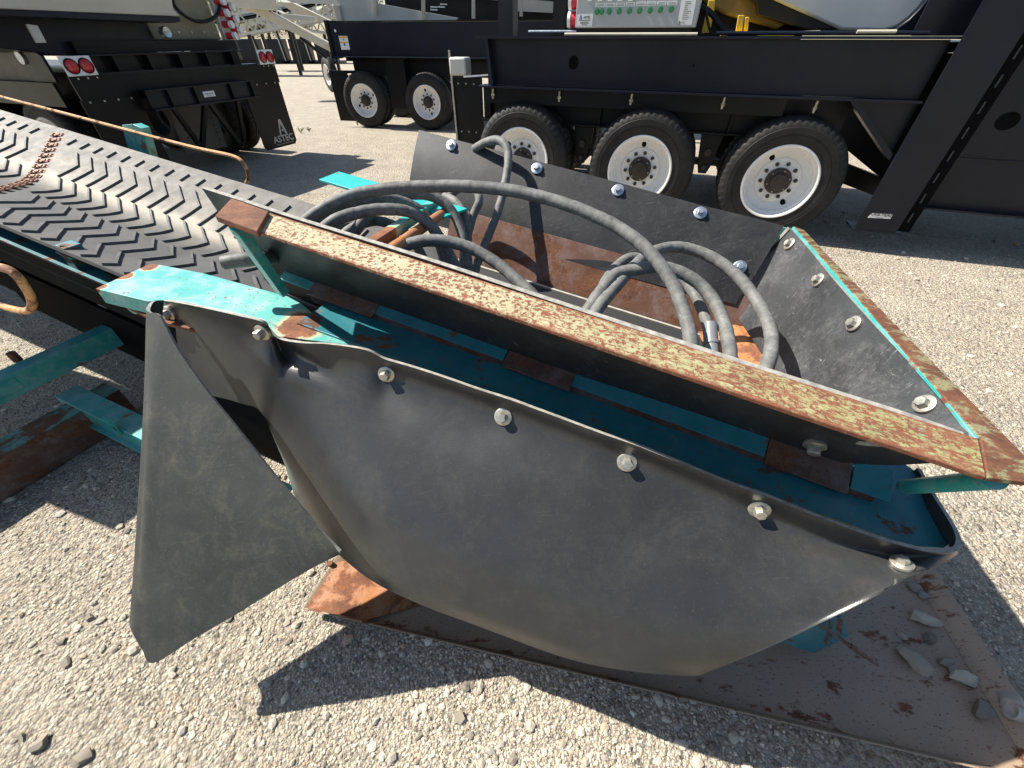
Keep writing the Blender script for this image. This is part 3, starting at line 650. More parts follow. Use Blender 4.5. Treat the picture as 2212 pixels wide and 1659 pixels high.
# --- side guard rods and their bracket
def px_path(pts, fr=CV): return crom([fr.on_y(x, y, w) for x, y, w in pts], 6)
mb = MB(); mb.tube(px_path([(-60, 192, .93), (0, 209, .93), (150, 248, .93), (300, 288, .93), (420, 319, .93), (498, 336, .93), (522, 348, .93), (533, 366, .93), (536, 384, .93), (531, 397, .93)]), .010, 8); build(mb, 'guard_rod', M_ROD, conv)
la, lb = CV.ly(-60, 566, -.33), CV.ly(-60, 642, -.33); pp = px_path([(-60, 566, -.33), (0, 577, -.33), (30, 590, -.33), (52, 616, -.33), (68, 645, -.33), (68, 664, -.33), (56, 672, -.33), (30, 668, -.33), (0, 660, -.33), (-60, 642, -.33)])
pp = [CV.p(la[0] + .9, -.10, la[2]), CV.p(la[0] + .85, -.30, la[2]), CV.p(la[0] + .7, -.33, la[2])] + list(pp) + [CV.p(lb[0] + .5, -.33, lb[2]), CV.p(lb[0] + .6, -.30, lb[2]), CV.p(lb[0] + .65, -.10, lb[2])]
mb = MB(); mb.tube(pp, .0125, 10); build(mb, 'guard_rod', M_ROD, conv)
mb = MB(); q = [CV.on_y(*p, .94) for p in ((263, 270), (285, 268), (303, 345), (283, 345))]; mb.prism3(q, CV.ey * .006)
q = [CV.on_y(*p, .94) for p in ((286, 268), (306, 277), (330, 360), (304, 350))]; mb.prism3(q, CV.ey * .05); build(mb, 'rod_bracket', M_TEAL, conv, .002)

# --- sub-frame on the left: cross beam, lower channel with slotted tab, rusty skid beam
def along(p, d, a, b_): return p + d * a, p + d * b_
B2 = CV.ey; A2 = nrm(CV.ex * V(1, 1, 0))
p = G(31, 795, .42); a, b_ = along(p, B2, -.4, 1.25); mb = MB(); mb.beam(a - V(0, 0, .055), b_ - V(0, 0, .055), .088, .11); build(mb, 'cross_beam', M_TEAL, conv, .003)
p = G(-12, 818, .42); a, b_ = along(p, B2, -.5, .05); mb = MB(); mb.beam(a - V(0, 0, .05), b_ - V(0, 0, .05), .06, .07); build(mb, 'cross_beam', M_TEAL, conv, .003)
p = G(205, 874, .22); a, b_ = along(p, A2, -1.3, .26); mb = MB(); mb.beam(a - V(0, 0, .004), b_ - V(0, 0, .004), .10, .008)
off = -B2 * .046; mb.beam(a + off - V(0, 0, .063), b_ + off - V(0, 0, .063), .007, .11); mb.beam(a + off - B2 * .012 - V(0, 0, .114), b_ + off - B2 * .012 - V(0, 0, .114), .03, .008); build(mb, 'lower_channel', M_TEAL, conv, .002)
t0 = PL(233, 905, a + off - B2 * .006, B2); tb = MB(); f_ = Frame(t0, -A2, -B2, (0, 0, 1))
tb.plate([(-.022, .008), (.022, .008), (.022, -.10), (-.022, -.10)], 0, .006); tab = build(tb, 'slotted_tab', M_TEAL, conv); 
tb = MB(Frame(t0, -A2, -B2, (0, 0, 1))); tb.f = f_; tb.plate([(-.022, .010), (.024, .010), (.024, -.095), (-.022, -.095)], .001, .008); tab.data = tb.mesh('slotted_tab'); tab.data.materials.append(M_TEAL)
tb = MB(f_); tb.plate([(.004 + .008 * math.cos(t), -.058 + .014 * math.sin(t)) for t in np.linspace(0, 2 * math.pi, 14, endpoint=False)], .0085, .0095); build(tb, 'slot', M_NAVY2, tab)
p = G(95, 915, .20); a, b_ = along(p, B2, -.7, .30); mb = MB(); mb.beam(a - V(0, 0, .10), b_ - V(0, 0, .10), .13, .19); build(mb, 'skid_beam', M_RUST_DK, conv, .004)
mb = MB(); mb.beam(a - V(0, 0, .001), b_ - V(0, 0, .001), .138, .006); build(mb, 'skid_cap', rusty_paint('teal_paint_scoured', (.03, .17, .15), .5, (), .6, (.05, .20, .17), dark=.6), conv, .002)
mb = MB(); q = G(22, 762, .46); mb.lathe([(.0, 0)], 3) if False else mb.cyl(q - V(0, 0, .05), q, .018, 8); build(mb, 'pin', M_RUST, conv)
mb = MB(CV); q0, q1 = CV.p(.7, -.10, -.40), CV.p(2.5, -.10, -.38); mb.prism3([q0, q1, q1 * V(1, 1, 0) + V(0, 0, .02), q0 * V(1, 1, 0) + V(0, 0, .02)], CV.ey * .008); build(mb, 'inner_shade_sheet', M_DULL_BLACK, conv)  # added black sheet for the shade between flap and skirt
hb = Frame(CV.p(3.9, 0, 0) * V(1, 1, 0), A2, B2, (0, 0, 1)); boxpart(hb, 'shade_box', M_TEAL_DK, conv, 0, 1.1, -.80, -.20, .92, 1.55, bevel=.01)  # unseen box added beyond the left edge to shadow the ground
for x_ in (.08, 1.0): boxpart(hb, 'shade_box_leg', M_TEAL_DK, conv, x_ - .03, x_ + .03, -.76, -.70, 0, .919)  # legs under that added box
# --- green foot bracket with adjusting rod under the skirt, standing in the tray
foot = [G(1690, 1390, .10), G(1760, 1412, .06), G(1835, 1375, .10), G(1822, 1333, .16), G(1740, 1345, .18)]
mb = MB(); mb.prism3(foot, V(-.03, .06, .0)); build(mb, 'foot_bracket', M_TEAL_DK, conv, .002)
p = G(1765, 1345, .18); q = G(1895, 1436, .10); mb = MB(); mb.cyl(p, q, .006, 10); mb.cyl(p + (q - p) * .55, p + (q - p) * .8, .0085, 10); build(mb, 'adjusting_rod', M_RUST_DK, conv)

# ------------------------------------------------------------------ loose bars lying in the hopper
mb = MB(); q = [CV.on_z(*p, -.10) for p in ((689, 387), (732, 370), (905, 420), (1010, 450), (960, 468), (840, 432))]; mb.prism3(q, -CV.ez * .010)
tag(build(mb, 'flat_bar', M_TEAL_CLEAN, None, .0015), 'bright teal flat steel bar poking out of the hopper beside the belt', 'steel bar')
def rod_between(p0, p1, w0, w1): return CV.on_y(*p0, w0), CV.on_y(*p1, w1)
a, b_ = CV.on_y(795, 535, .09), CV.on_y(942, 438, .62); mb = MB(); mb.beam(a, b_, .034, .030); 
M_TR = rusty_paint('teal_bar_rusty', (.03, .42, .38), .15, [(*a, .16)], .4)
tag(build(mb, 'square_bar', M_TR, None, .002), 'square steel bar, half teal and half rust, across the hopper', 'steel bar', None)
a, b_ = CV.on_y(828, 552, .09), CV.on_y(972, 450, .62); mb = MB(); mb.tube([a, b_], .017, 14)
tag(build(mb, 'round_bar', M_RUST_OR, None), 'orange rusty round bar lying beside the square bar', 'steel bar')

# ------------------------------------------------------------------ hoses
def hose(pts, r, label, ends=False):
    path = crom([CV.on_y(x, y, w) for x, y, w in pts], 10); mb = MB()
    seg = np.linalg.norm(np.diff(path, axis=0), axis=1); cum = np.concatenate([[0], np.cumsum(seg)]); m_ = int(cum[-1] / .0065)
    path = np.stack([np.interp(np.linspace(0, cum[-1], m_), cum, path[:, k]) for k in range(3)], 1); path[1:-1] = (path[:-2] + path[1:-1] * 2 + path[2:]) / 4
    path = path + np.stack([np.convolve(rng.normal(size=m_ + 40), np.ones(41) / 41, 'valid')[:m_] * .006 for _ in range(3)], 1)
    rr = [r * (.958 if i % 6 == 0 else 1.0 + .012 * math.sin(i * .37)) for i in range(m_)]; mb.tube(path, rr, 14)
    root = put('hose', mb.mesh('hose', 75), M_HOSE); tag(root, label, 'hose', 'black hoses piled in the hopper'); return root, path
HR = .0185
hose([(610, 535, .12), (640, 495, .14), (668, 470, .17), (710, 444, .22), (770, 420, .28), (850, 407, .34), (950, 402, .40), (1050, 405, .44), (1150, 421, .46), (1250, 452, .46), (1335, 492, .44), (1400, 542, .40), (1450, 608, .35), (1480, 680, .28), (1494, 745, .20), (1496, 800, .16)], HR, 'thick black hose making the widest arch across the hopper')
hose([(680, 515, .12), (720, 478, .16), (770, 460, .22), (830, 452, .28), (885, 458, .33), (928, 484, .36), (960, 530, .36), (985, 580, .34), (1000, 640, .30)], HR, 'black hose in the low arch nearest the rusty bar')
hose([(735, 540, .2), (790, 470, .30), (830, 437, .40), (880, 421, .48), (930, 424, .54), (970, 448, .56), (995, 495, .54), (1010, 560, .48), (1018, 640, .40)], HR, 'black hose arching behind the low arch beside the steel bars')
hose([(1025, 322, .99), (1050, 308, .965), (1076, 303, .95), (1094, 318, .93), (1098, 350, .89), (1090, 400, .82), (1076, 455, .75), (1055, 510, .68), (1030, 575, .58), (1018, 650, .48)], .0170, 'black hose hooked up over the top edge of the back liner')
hose([(960, 425, .70), (984, 436, .66), (1004, 470, .62), (1010, 515, .58), (1002, 570, .52), (995, 640, .45)], .0165, 'short black hose bending down under the widest arch')
hose([(800, 600, .15), (845, 548, .18), (885, 526, .22), (940, 519, .26), (1000, 530, .29), (1060, 560, .30), (1115, 604, .28), (1165, 655, .24), (1200, 720, .18)], HR, 'black hose curving low along the front bar in the middle')
hose([(1240, 730, .18), (1268, 672, .24), (1300, 625, .32), (1330, 592, .40), (1375, 582, .44), (1430, 577, .46), (1490, 598, .46), (1535, 640, .43), (1562, 695, .36), (1576, 755, .26), (1578, 830, .16)], HR, 'black hose in the inner of the two arches at the near end')
hose([(1255, 740, .16), (1290, 668, .24), (1330, 618, .36), (1385, 560, .54), (1425, 538, .62), (1470, 534, .66), (1530, 552, .66), (1585, 590, .62), (1630, 645, .55), (1660, 705, .44), (1664, 760, .32), (1648, 815, .22), (1630, 880, .14)], HR, 'black hose in the outermost arch beside the scuffed liner')
hose([(1275, 690, .26), (1305, 612, .42), (1335, 572, .52), (1368, 556, .58), (1420, 570, .60), (1480, 610, .56), (1520, 680, .46), (1535, 760, .34), (1536, 840, .2)], .0165, 'thin black hose between the two near arches')
hose([(620, 560, .16), (660, 520, .26), (700, 500, .38), (740, 490, .50), (775, 485, .60), (830, 480, .70), (860, 520, .7)], .0165, 'black hose lying on the belt under the low arch')
hose([(640, 540, .14), (690, 470, .2), (745, 445, .28), (810, 432, .36), (870, 436, .44), (915, 462, .47), (945, 515, .46), (962, 575, .42), (970, 650, .36)], HR, 'black hose nested just inside the widest arch')
hose([(700, 560, .2), (745, 505, .27), (800, 478, .33), (850, 486, .37), (890, 520, .38), (920, 570, .36), (945, 640, .32)], .0165, 'thin black hose at the heart of the bundle')
hose([(1010, 690, .24), (1000, 610, .42), (1003, 540, .56), (1020, 470, .66), (1035, 430, .70), (1020, 405, .74), (985, 410, .76), (960, 440, .74)], .0165, 'black hose looping up in front of the back liner')
h_, path = hose([(660, 545, .20), (600, 555, .12), (560, 558, .02), (520, 562, -.02), (482, 568, -.05)], .0215, 'cut grey hose end sticking out over the belt')
p, n = on_sheet(gn, 1530, 740); a = CV.on_y(1533, 700, .34); b_ = CV.on_y(1540, 800, .22); mb = MB(); mb.tube([a, a + (b_ - a) * .38, a + (b_ - a) * .4, a + (b_ - a) * .46, a + (b_ - a) * .48, b_], [.019, .019, .0215, .0215, .019, .019], 18)
tag(build(mb, 'pipe_fitting', M_GREYPIPE, None), 'short grey pipe fitting standing among the hoses', 'pipe fitting')

# ------------------------------------------------------------------ steel tray on the ground with stones
ZL = .062
A_, Bc = G(658, 1312, ZL), G(2095, 1652, ZL)
d1 = nrm(Bc - A_); r0, r1 = G(2021, 1235, ZL), G(2208, 1520, ZL); d2 = nrm(r0 - r1)
t_ = np.linalg.solve(np.array([[d1[0], -d2[0]], [d1[1], -d2[1]]]), (r1 - A_)[:2]); FRc = A_ + d1 * t_[0]
BRc = FRc + d2 * 1.05; l0 = G(733, 1196, ZL); d3 = nrm(l0 - A_); BLc = A_ + d3 * .55
rim = [A_, FRc, BRc, BLc]; ctr = sum(rim) / 4
tray = thing('steel_tray', ctr * V(1, 1, 0), 'shallow rusty steel tray lying on the gravel under the hopper', 'tray')
flo = [r + nrm((ctr - r) * V(1, 1, 0)) * .06 + V(0, 0, .014 - ZL) for r in rim]
mb = MB(); mb.prism3([q for q in flo], V(0, 0, -.008)); build(mb, 'tray_floor', M_PAN, tray)
for k in range(4):
    a, b_, c, d = rim[k], rim[(k + 1) % 4], flo[(k + 1) % 4], flo[k]; ins = nrm((ctr - (a + b_) / 2) * V(1, 1, 0))
    mb = MB(); mb.prism3([a, b_, c, d], -ins * .006 + V(0, 0, .001)); build(mb, 'tray_lip', M_PAN, tray, .0015)
p = flo[0]; mb = MB(); mb.prism3([rim[0] + d1 * .004 + V(0, 0, -.004), rim[0] + d1 * .20 + V(0, 0, -.03), flo[0] + d1 * .36 + d3 * .10 + V(0, 0, .004), flo[0] + d1 * .10 + d3 * .26 + V(0, 0, .004), rim[0] + d3 * .17 + V(0, 0, -.006)], V(0, 0, -.006)); build(mb, 'lit_corner_patch', M_RUST_OR, tray)  # orange rust patch, shaped as the sunlit corner of the tray
mb = MB(); q = G(714, 1219, .06); mb.cyl(q, q + V(0, 0, .012), .011, 6); build(mb, 'bolt', M_RUST, tray)
q = G(2190, 1530, .05); mb = MB(); mb.tube([q + V(.03, .03, -.02), q, q - V(.02, .005, -.004), q + V(.05, -.03, -.01)], [.03, .028, .025, .02], 14); build(mb, 'knob', M_STRIP, tray)
sp = [(1975, 1270, .020, 'small pale stone highest up the tray lip'), (1993, 1286, .018, 'small grey stone just below the highest one in the tray'), (2003, 1338, .034, 'large pale stone against the tray lip in the middle of the row'),
      (2006, 1378, .020, 'small pale stone below the large one in the tray'), (1975, 1428, .036, 'dark rounded stone out on the tray floor'), (2040, 1430, .022, 'pale stone at the top of the lower cluster in the tray'),
      (2060, 1452, .020, 'grey stone in the middle of the lower cluster in the tray'), (2085, 1468, .030, 'long grey stone at the bottom of the lower cluster in the tray'), (2125, 1530, .036, 'large speckled stone nearest the tray corner'), (1950, 1373, .012, 'tiny white-tipped pebble on the tray floor')]
for k, (px, py, r, lab) in enumerate(sp):
    z = .016 + r * .45; q = G(px, py, z); r *= 1.2; me = rock_mesh(k, .8); o = put('stone', me, M_STONE, None, Matrix.Translation(Vector(q)) @ Matrix.Rotation(k * 1.3, 4, 'Z') @ Matrix.Diagonal((r, r, r, 1))); tag(o, lab, 'stone', 'stones in the rusty tray')
gsn = [(85, 1605, .028, 'olive angular stone at the bottom left of the yard'), (180, 1635, .030, 'flat grey stone right of the olive one at the bottom left'), (145, 1428, .018, 'slim dark stone above the dusty flap toe'), (193, 1333, .020, 'flat grey stone left of the dusty flap'),
       (995, 1548, .020, 'dark stone in the middle of the shadow below the tray'), (132, 1385, .018, 'dark triangular stone left of the flap'), (45, 1590, .016, 'small dark stone at the left picture edge'), (905, 1590, .014, 'slim grey stone below the tray front'), (250, 1400, .016, 'brown stone just left of the flap toe')]
for k, (px, py, r, lab) in enumerate(gsn):
    q = G(px, py, r * .3); o = put('stone', rock_mesh(20 + (k * 5 if k not in (2, 3) else k * 5 + 3), .5), M_STONE, None, Matrix.Translation(Vector(q)) @ Matrix.Rotation(k * .9 + .4, 4, 'Z') @ Matrix.Diagonal((r, r, r, 1))); tag(o, lab, 'stone', 'larger stones on the yard')
# ------------------------------------------------------------------ wheels
def wheel_meshes():
    prof = [(.292, .035), (.315, .012), (.36, .004), (.385, .001), (.388, .004), (.396, .004), (.399, .0), (.445, .0015), (.448, .005), (.455, .006), (.475, .010), (.498, .022), (.512, .045), (.520, .07), (.520, .095), (.508, .097), (.508, .107), (.520, .109), (.520, .135), (.508, .137), (.508, .147), (.520, .149), (.520, .21), (.512, .235), (.498, .258), (.475, .270), (.42, .280), (.36, .276), (.315, .268), (.292, .245)]
    sh = (10, 11, 22, 23)
    mb = MB(); mb.lathe(prof, 150, True, lambda i, j: -.017 if (j in sh and i % 3 == 0) else 0); ty = mb.mesh('tyre', 32); ty.materials.append(M_TYRE)
    mb = MB(); mb.lathe([(.300, .060), (.316, .010), (.306, .003), (.294, .008), (.286, .045), (.268, .062), (.262, .085), (.235, .112), (.195, .128), (.186, .112), (.178, .108), (.09, .108)], 64); ri = mb.mesh('rim', 30); ri.materials.append(M_RIM)
    mb = MB(); mb.lathe([(.112, .112), (.110, .075), (.104, .066), (.078, .064), (.072, .030), (.066, .022), (.0005, .020)], 36); hu = mb.mesh('hub', 30); hu.materials.append(M_HUB)
    mb = MB(); mb.lathe([(.0185, .0), (.0185, -.012), (.013, -.022), (.012, -.032), (.0005, -.034)], 6); nu = mb.mesh('lug_nut'); nu.materials.append(M_HUB)
    mb = MB(); mb.lathe([(.006, 0), (.006, -.006), (.0005, -.008)], 8); sb = mb.mesh('hub_bolt'); sb.materials.append(M_STEEL)
    mb = MB(); mb.prism3([(.030 * math.cos(t), 0, .022 * math.sin(t)) for t in np.linspace(0, 2 * math.pi, 18, endpoint=False)], (0, -.003, 0)); hh = mb.mesh('hand_hole'); hh.materials.append(M_DULL_BLACK)
    mb = MB(); mb.lathe([(.286, .05), (.286, .23)], 40); ba = mb.mesh('barrel'); ba.materials.append(M_RIM)
    return ty, ri, hu, nu, sb, hh, ba
WHM = wheel_meshes()
def wheel(parent, M, spin=0.0, detail=2, dual=True):
    ty, ri, hu, nu, sb, hh, ba = WHM; w = part_empty('wheel', parent, M); R = lambda a: M @ Matrix.Rotation(a, 4, 'Y')
    put('tyre', ty, None, w, R(spin))
    if dual: put('tyre', ty, None, w, M @ Matrix.Translation((0, .33, 0)) @ Matrix.Rotation(spin + .3, 4, 'Y'))
    if detail == 0: return w
    put('rim', ri, None, w, M); put('hub', hu, None, w, M)
    for k in range(10): put('lug_nut', nu, None, w, R(spin + k * math.pi / 5) @ Matrix.Translation((.147, .108, 0)))
    for k in (0, 1): put('hand_hole', hh, None, w, R(spin + .45 + k * math.pi) @ Matrix.Translation((.222, .1165, 0)) @ Matrix.Rotation(rad(-24), 4, 'Z'))
    if detail > 1:
        for k in range(6): put('hub_bolt', sb, None, w, R(spin + .2 + k * math.pi / 3) @ Matrix.Translation((.091, .066, 0)))
    return w
def pix(fr, y, pts): return [fr.on_y(px, py, y) for px, py in pts]
def pixprism(fr, y, pts, depth, name, mat, parent, bevel=0):
    mb = MB(); mb.prism3(pix(fr, y, pts), fr.ey * depth); return build(mb, name, mat, parent, bevel)
c1 = lambda L: [(.2976 * x, .2976 * y) for x, y in L]; c2 = lambda L: [(493.7 + .2976 * x, .2976 * y) for x, y in L]; c4 = lambda L: [(1553.6 + .2976 * x, .2976 * y) for x, y in L]
z1 = lambda L: [(.1984 * x, .1984 * y) for x, y in L]; z2 = lambda L: [(438.9 + .1488 * x, .1488 * y) for x, y in L]; z3 = lambda L: [(1179.5 + .1984 * x, .1984 * y) for x, y in L]
def logo_a(fr, x, y, z, h, mat, parent):           # the slanted A mark: two strokes and a dot
    s = h; L = [((-.30, -.5), (-.02, .5), (.10, .5), (.0, .13), (-.14, -.5)), ((.10, .5), (.20, .5), (.5, -.5), (.33, -.5), (.02, .28)), ]
    mb = MB(fr)
    for poly in L: mb.plate([(x + a * s, z + b_ * s) for a, b_ in poly], y, y - .002)
    mb.plate([(x + .10 * s + .085 * s * math.cos(t), z - .22 * s + .085 * s * math.sin(t)) for t in np.linspace(0, 6.283, 12, endpoint=False)], y, y - .002)
    return build(mb, 'logo', mat, parent)

# ------------------------------------------------------------------ right trailer
rt = thing('plant_trailer', RT.p(-1.3, .8, 0), 'navy three-axle plant trailer carrying a grey control box', 'trailer')
for k, p in enumerate((0.0, -1.34, -2.68)): wheel(rt, RT.mat(p + .02, -.08, .54) @ Matrix.Scale(1.04, 4), (.55, 1.1, .2)[k], 2)
for p in (0.0, -1.34, -2.68): wheel(rt, RT.mat(p, 2.44, .52) @ Matrix.Rotation(math.pi, 4, 'Z'), .3, 0)
for p in (0.0, -1.34, -2.68): mb = MB(RT); mb.cyl(RT.p(p, .2, .52), RT.p(p, 2.2, .52), .065, 12); build(mb, 'axle', M_NAVY2, rt)
fb_ = boxpart(RT, 'main_beam', M_NAVY, rt, -3.08, .80, .05, .064, 1.222, 1.598)
boxpart(RT, 'top_flange', M_NAVY, rt, -3.16, .98, -.055, .17, 1.600, 1.618); boxpart(RT, 'bottom_flange', M_NAVY, rt, -3.16, .80, -.065, .17, 1.204, 1.220)
mb = MB(RT); mb.plate([(-2.15 + .050 * math.cos(t), 1.42 + .056 * math.sin(t)) for t in np.linspace(0, 6.283, 28, endpoint=False)], .049, .047); build(mb, 'hole', M_DULL_BLACK, fb_)
mb = MB(RT); mb.plate([(-1.02 + .012 * math.cos(t), 1.415 + .012 * math.sin(t)) for t in np.linspace(0, 6.283, 10, endpoint=False)], .049, .047); build(mb, 'hole', M_DULL_BLACK, fb_)
mb = MB(RT); mb.prism3([RT.p(-3.06, -.05, 1.598), RT.p(-3.03, -.05, 1.598), RT.p(-2.98, -.06, 1.222), RT.p(-3.01, -.06, 1.222)], RT.ey * .11); build(mb, 'stiffener', M_NAVY, rt)
boxpart(RT, 'lower_rail', M_NAVY2, rt, -3.12, -.15, .06, .075, 1.06, 1.20); boxpart(RT, 'sub_frame', M_NAVY2, rt, -3.25, .42, .30, .315, .88, 1.20); boxpart(RT, 'sub_frame', M_NAVY2, rt, -3.25, .42, .22, .40, .862, .879)
boxpart(RT, 'sub_frame', M_NAVY2, rt, -3.25, .30, 1.95, 2.0, .88, 1.58); boxpart(RT, 'deck', M_NAVY2, rt, -3.1, 4.6, .10, 2.35, 1.52, 1.585)
for p in (-3.02, -2.27, -1.53, -.68, .08):
    mb = MB(RT); mb.cyl(RT.p(p, .03, 1.10), RT.p(p, .03, 1.19), .011, 8); mb.cyl(RT.p(p, .03, 1.125), RT.p(p, .03, 1.145), .02, 6); build(mb, 'clamp_bolt', M_STEEL, rt)
for p in (-1.86, -.55, -2.45, -3.15):
    boxpart(RT, 'stiffener', M_NAVY2, rt, p - .006, p + .006, .24, .299, .88, 1.19)
for p in (-.68, -2.02):
    mb = MB(RT); mb.plate([(p - .11, .86), (p + .11, .86), (p + .075, .60), (p + .04, .50), (p - .04, .50), (p - .075, .60)], .24, .28); h = build(mb, 'spring_hanger', M_NAVY2, rt, .006)
    mb = MB(RT); mb.cyl(RT.p(p, .215, .70), RT.p(p, .24, .70), .035, 14); mb.cyl(RT.p(p, .215, .56), RT.p(p, .24, .56), .025, 14); build(mb, 'pivot', M_HUB, h)
    mb = MB(RT); mb.beam(RT.p(p - .45, .33, .60), RT.p(p + .45, .33, .60), .08, .06); build(mb, 'leaf_spring', M_NAVY2, rt)
# gooseneck upright and side wall
boxpart(RT, 'upright_flange', M_NAVY, rt, .82, 1.155, -.075, -.058, .205, 2.7); boxpart(RT, 'upright_web', M_NAVY2, rt, .98, .995, -.058, .12, .205, 2.7); boxpart(RT, 'upright_foot', M_NAVY, rt, .80, 1.20, -.085, .16, .190, .203)
boxpart(RT, 'side_wall', M_NAVY, rt, 1.0, 4.8, .12, .135, .425, 2.7); boxpart(RT, 'side_wall', M_NAVY, rt, .58, .99, .20, .215, 1.62, 2.7); boxpart(RT, 'side_wall_flange', M_NAVY, rt, 1.2, 4.8, .02, .14, .408, .424); boxpart(RT, 'side_wall_seam', M_NAVY, rt, 1.2, 4.8, .108, .12, .800, .822)
mb = MB(RT); mb.plate([(1.50 + .075 * math.cos(t), 1.095 + .065 * math.sin(t)) for t in np.linspace(0, 6.283, 28, endpoint=False)], .119, .117); build(mb, 'hole', M_DULL_BLACK, rt)
mb = MB(RT); mb.plate([(.30, 1.203), (.36, 1.203), (.80, .84), (.80, .79)], -.05, .10); build(mb, 'gusset', M_NAVY, rt)
mb = MB(RT); mb.plate([(.37, 1.203), (.815, 1.203), (.815, .84)], .03, .04); build(mb, 'gusset', M_NAVY, rt)
mb = MB(RT); mb.beam(RT.p(.45, .5, .62), RT.p(1.3, .6, .38), .12, .16); build(mb, 'brace', M_NAVY2, rt)
boxpart(RT, 'upright', M_NAVY2, rt, 3.9, 4.3, .15, 2.3, 0, .45); boxpart(RT, 'cross_member', M_DULL_BLACK, rt, .9, 1.2, .15, 2.3, .6, 1.5)
boxpart(RT, 'upright_recess', M_DULL_BLACK, rt, 1.157, 1.27, -.03, -.02, .21, 2.7)
for k in range(13): boxpart(RT, 'weld', M_WELD, rt, 1.205, 1.217, -.036, -.0305, .30 + k * .17, .38 + k * .17)
lab = pixprism(RT, -.076, [(1883, 461), (1929, 463), (1923, 473), (1874, 470)], -.002, 'warning_label', M_WHITE, rt)
q = RT.ly(1903, 466, -.079); text('lettering', 'CRIB HERE', .036, M_INK, lab, face_mat(RT, q[0], -.0795, q[2] + .008), font_bold=.0005); boxpart(RT, 'text_line', M_INKG, lab, q[0] - .03, q[0] + .03, -.0802, -.079, q[2] - .022, q[2] - .017)
# control box
def rz(x, y, q=-.0): v = RT.ly(*z3([(x, y)])[0], q); return v[0], v[2]
bx = [rz(312, 325), rz(1612, 300)]
zb = 1.675; cbx = boxpart(RT, 'control_box', M_BOX, rt, bx[0][0], bx[1][0] + .01, 0, .25, zb, 2.28, bevel=.008)
boxpart(RT, 'box_shelf', M_NAVY2, rt, bx[0][0] + .06, bx[1][0] - .02, .03, .2, 1.619, zb)
for x, y in ((552, 128), (606, 127), (688, 122), (797, 121), (908, 117), (1018, 114), (1132, 110), (1246, 105), (1362, 101)):
    p, z = rz(x, y); mb = MB(RT); mb.f = Frame(RT.p(p, 0, z), RT.ex, RT.ey, RT.ez); mb.lathe([(.0005, -.018), (.017, -.018), (.019, -.013), (.019, -.006), (.022, -.005), (.022, .0)], 18); build(mb, 'button', M_GREEN, cbx)
for k, (x0, x1, y0, y1) in enumerate(((535, 643, 32, 78), (645, 752, 30, 76), (755, 863, 28, 72), (866, 972, 22, 68), (978, 1088, 18, 64), (1092, 1200, 16, 62), (1204, 1312, 12, 58), (1316, 1432, 10, 56))):
    a, b_ = rz(x0, y1), rz(x1, y0); l_ = boxpart(RT, 'button_label', M_WHITE, cbx, a[0], b_[0], -.002, 0, a[1], b_[1])
    w_ = b_[0] - a[0]; h_ = b_[1] - a[1]
    for r_ in range(2): boxpart(RT, 'text_line', M_INKG, l_, a[0] + w_ * (.06 + .08 * r_), b_[0] - w_ * .08, -.0028, -.0015, a[1] + h_ * (.20 + .36 * r_), a[1] + h_ * (.40 + .36 * r_))
for x in (480, 590, 700, 808, 920): 
    p, z = rz(x, 2); boxpart(RT, 'switch', M_WHITE, cbx, p - .018, p + .018, -.012, 0, z - .006, z + .05)
a, b_ = rz(332, 293), rz(512, 155); l_ = boxpart(RT, 'maker_label', M_WHITE, cbx, a[0], b_[0], -.002, 0, a[1], b_[1]); boxpart(RT, 'border', M_BLUE, l_, a[0] + .006, b_[0] - .006, -.0026, -.002, a[1] + .006, a[1] + .0075)
q = rz(375, 192); logo_a(RT, q[0], -.002, q[1], .034, M_BLUE, l_); q = rz(447, 190); text('lettering', 'ASTEC', .022, M_INK, l_, face_mat(RT, q[0], -.0032, q[1]), font_bold=.0006)
for k, (w_, zz) in enumerate(((.052, 222), (.040, 242), (.040, 256), (.022, 269))): q = rz(418, zz); boxpart(RT, 'text_line', M_INKG, l_, q[0] - w_, q[0] + w_, -.003, -.0018, q[1] - .0035, q[1] + .0035)
p0 = [rz(1430, 268), rz(1582, 270), rz(1640, -20), rz(1478, -15)]; mb = MB(RT); mb.plate(p0, 0, -.002); l_ = build(mb, 'data_plate', M_WHITE, cbx)
for k in range(10): q = rz(1480 + 2.1 * (270 - (20 + k * 21)) * .1, 20 + k * 21); boxpart(RT, 'text_line', M_INKG, l_, q[0] - .012, q[0] + .012 + .055 * random.random(), -.003, -.0018, q[1] - .003, q[1] + .003)
q = rz(1447, 250); logo_a(RT, q[0], -.002, q[1], .024, M_INK, l_); q = rz(1485, 249); text('lettering', 'ASTEC', .013, M_INK, l_, face_mat(RT, q[0], -.0032, q[1]))
for z in (1.735, 1.862):
    mb = MB(RT); p = bx[0][0]; mb.cyl(RT.p(p - .055, .07, z), RT.p(p, .07, z), .058, 20); s_ = build(mb, 'socket', M_REDP, cbx); mb = MB(RT); mb.cyl(RT.p(p - .085, .07, z), RT.p(p - .056, .07, z), .062, 20); build(mb, 'socket_cap', M_WHITE, s_)
boxpart(RT, 'post', M_NAVY, rt, -3.03, -2.87, .25, .40, 1.619, 3.2); boxpart(RT, 'post', M_NAVY2, rt, -2.44, -2.31, .22, .36, 1.619, 3.2)
mb = MB(RT); mb.cyl(RT.p(-2.24, -.03, 1.632), RT.p(-1.05, -.03, 1.632), .011, 10); build(mb, 'conduit', M_CREAM, rt); mb = MB(RT); mb.cyl(RT.p(-2.62, .02, 1.652), RT.p(-2.14, .02, 1.652), .010, 10); build(mb, 'conduit', M_BLUEZINC, rt)
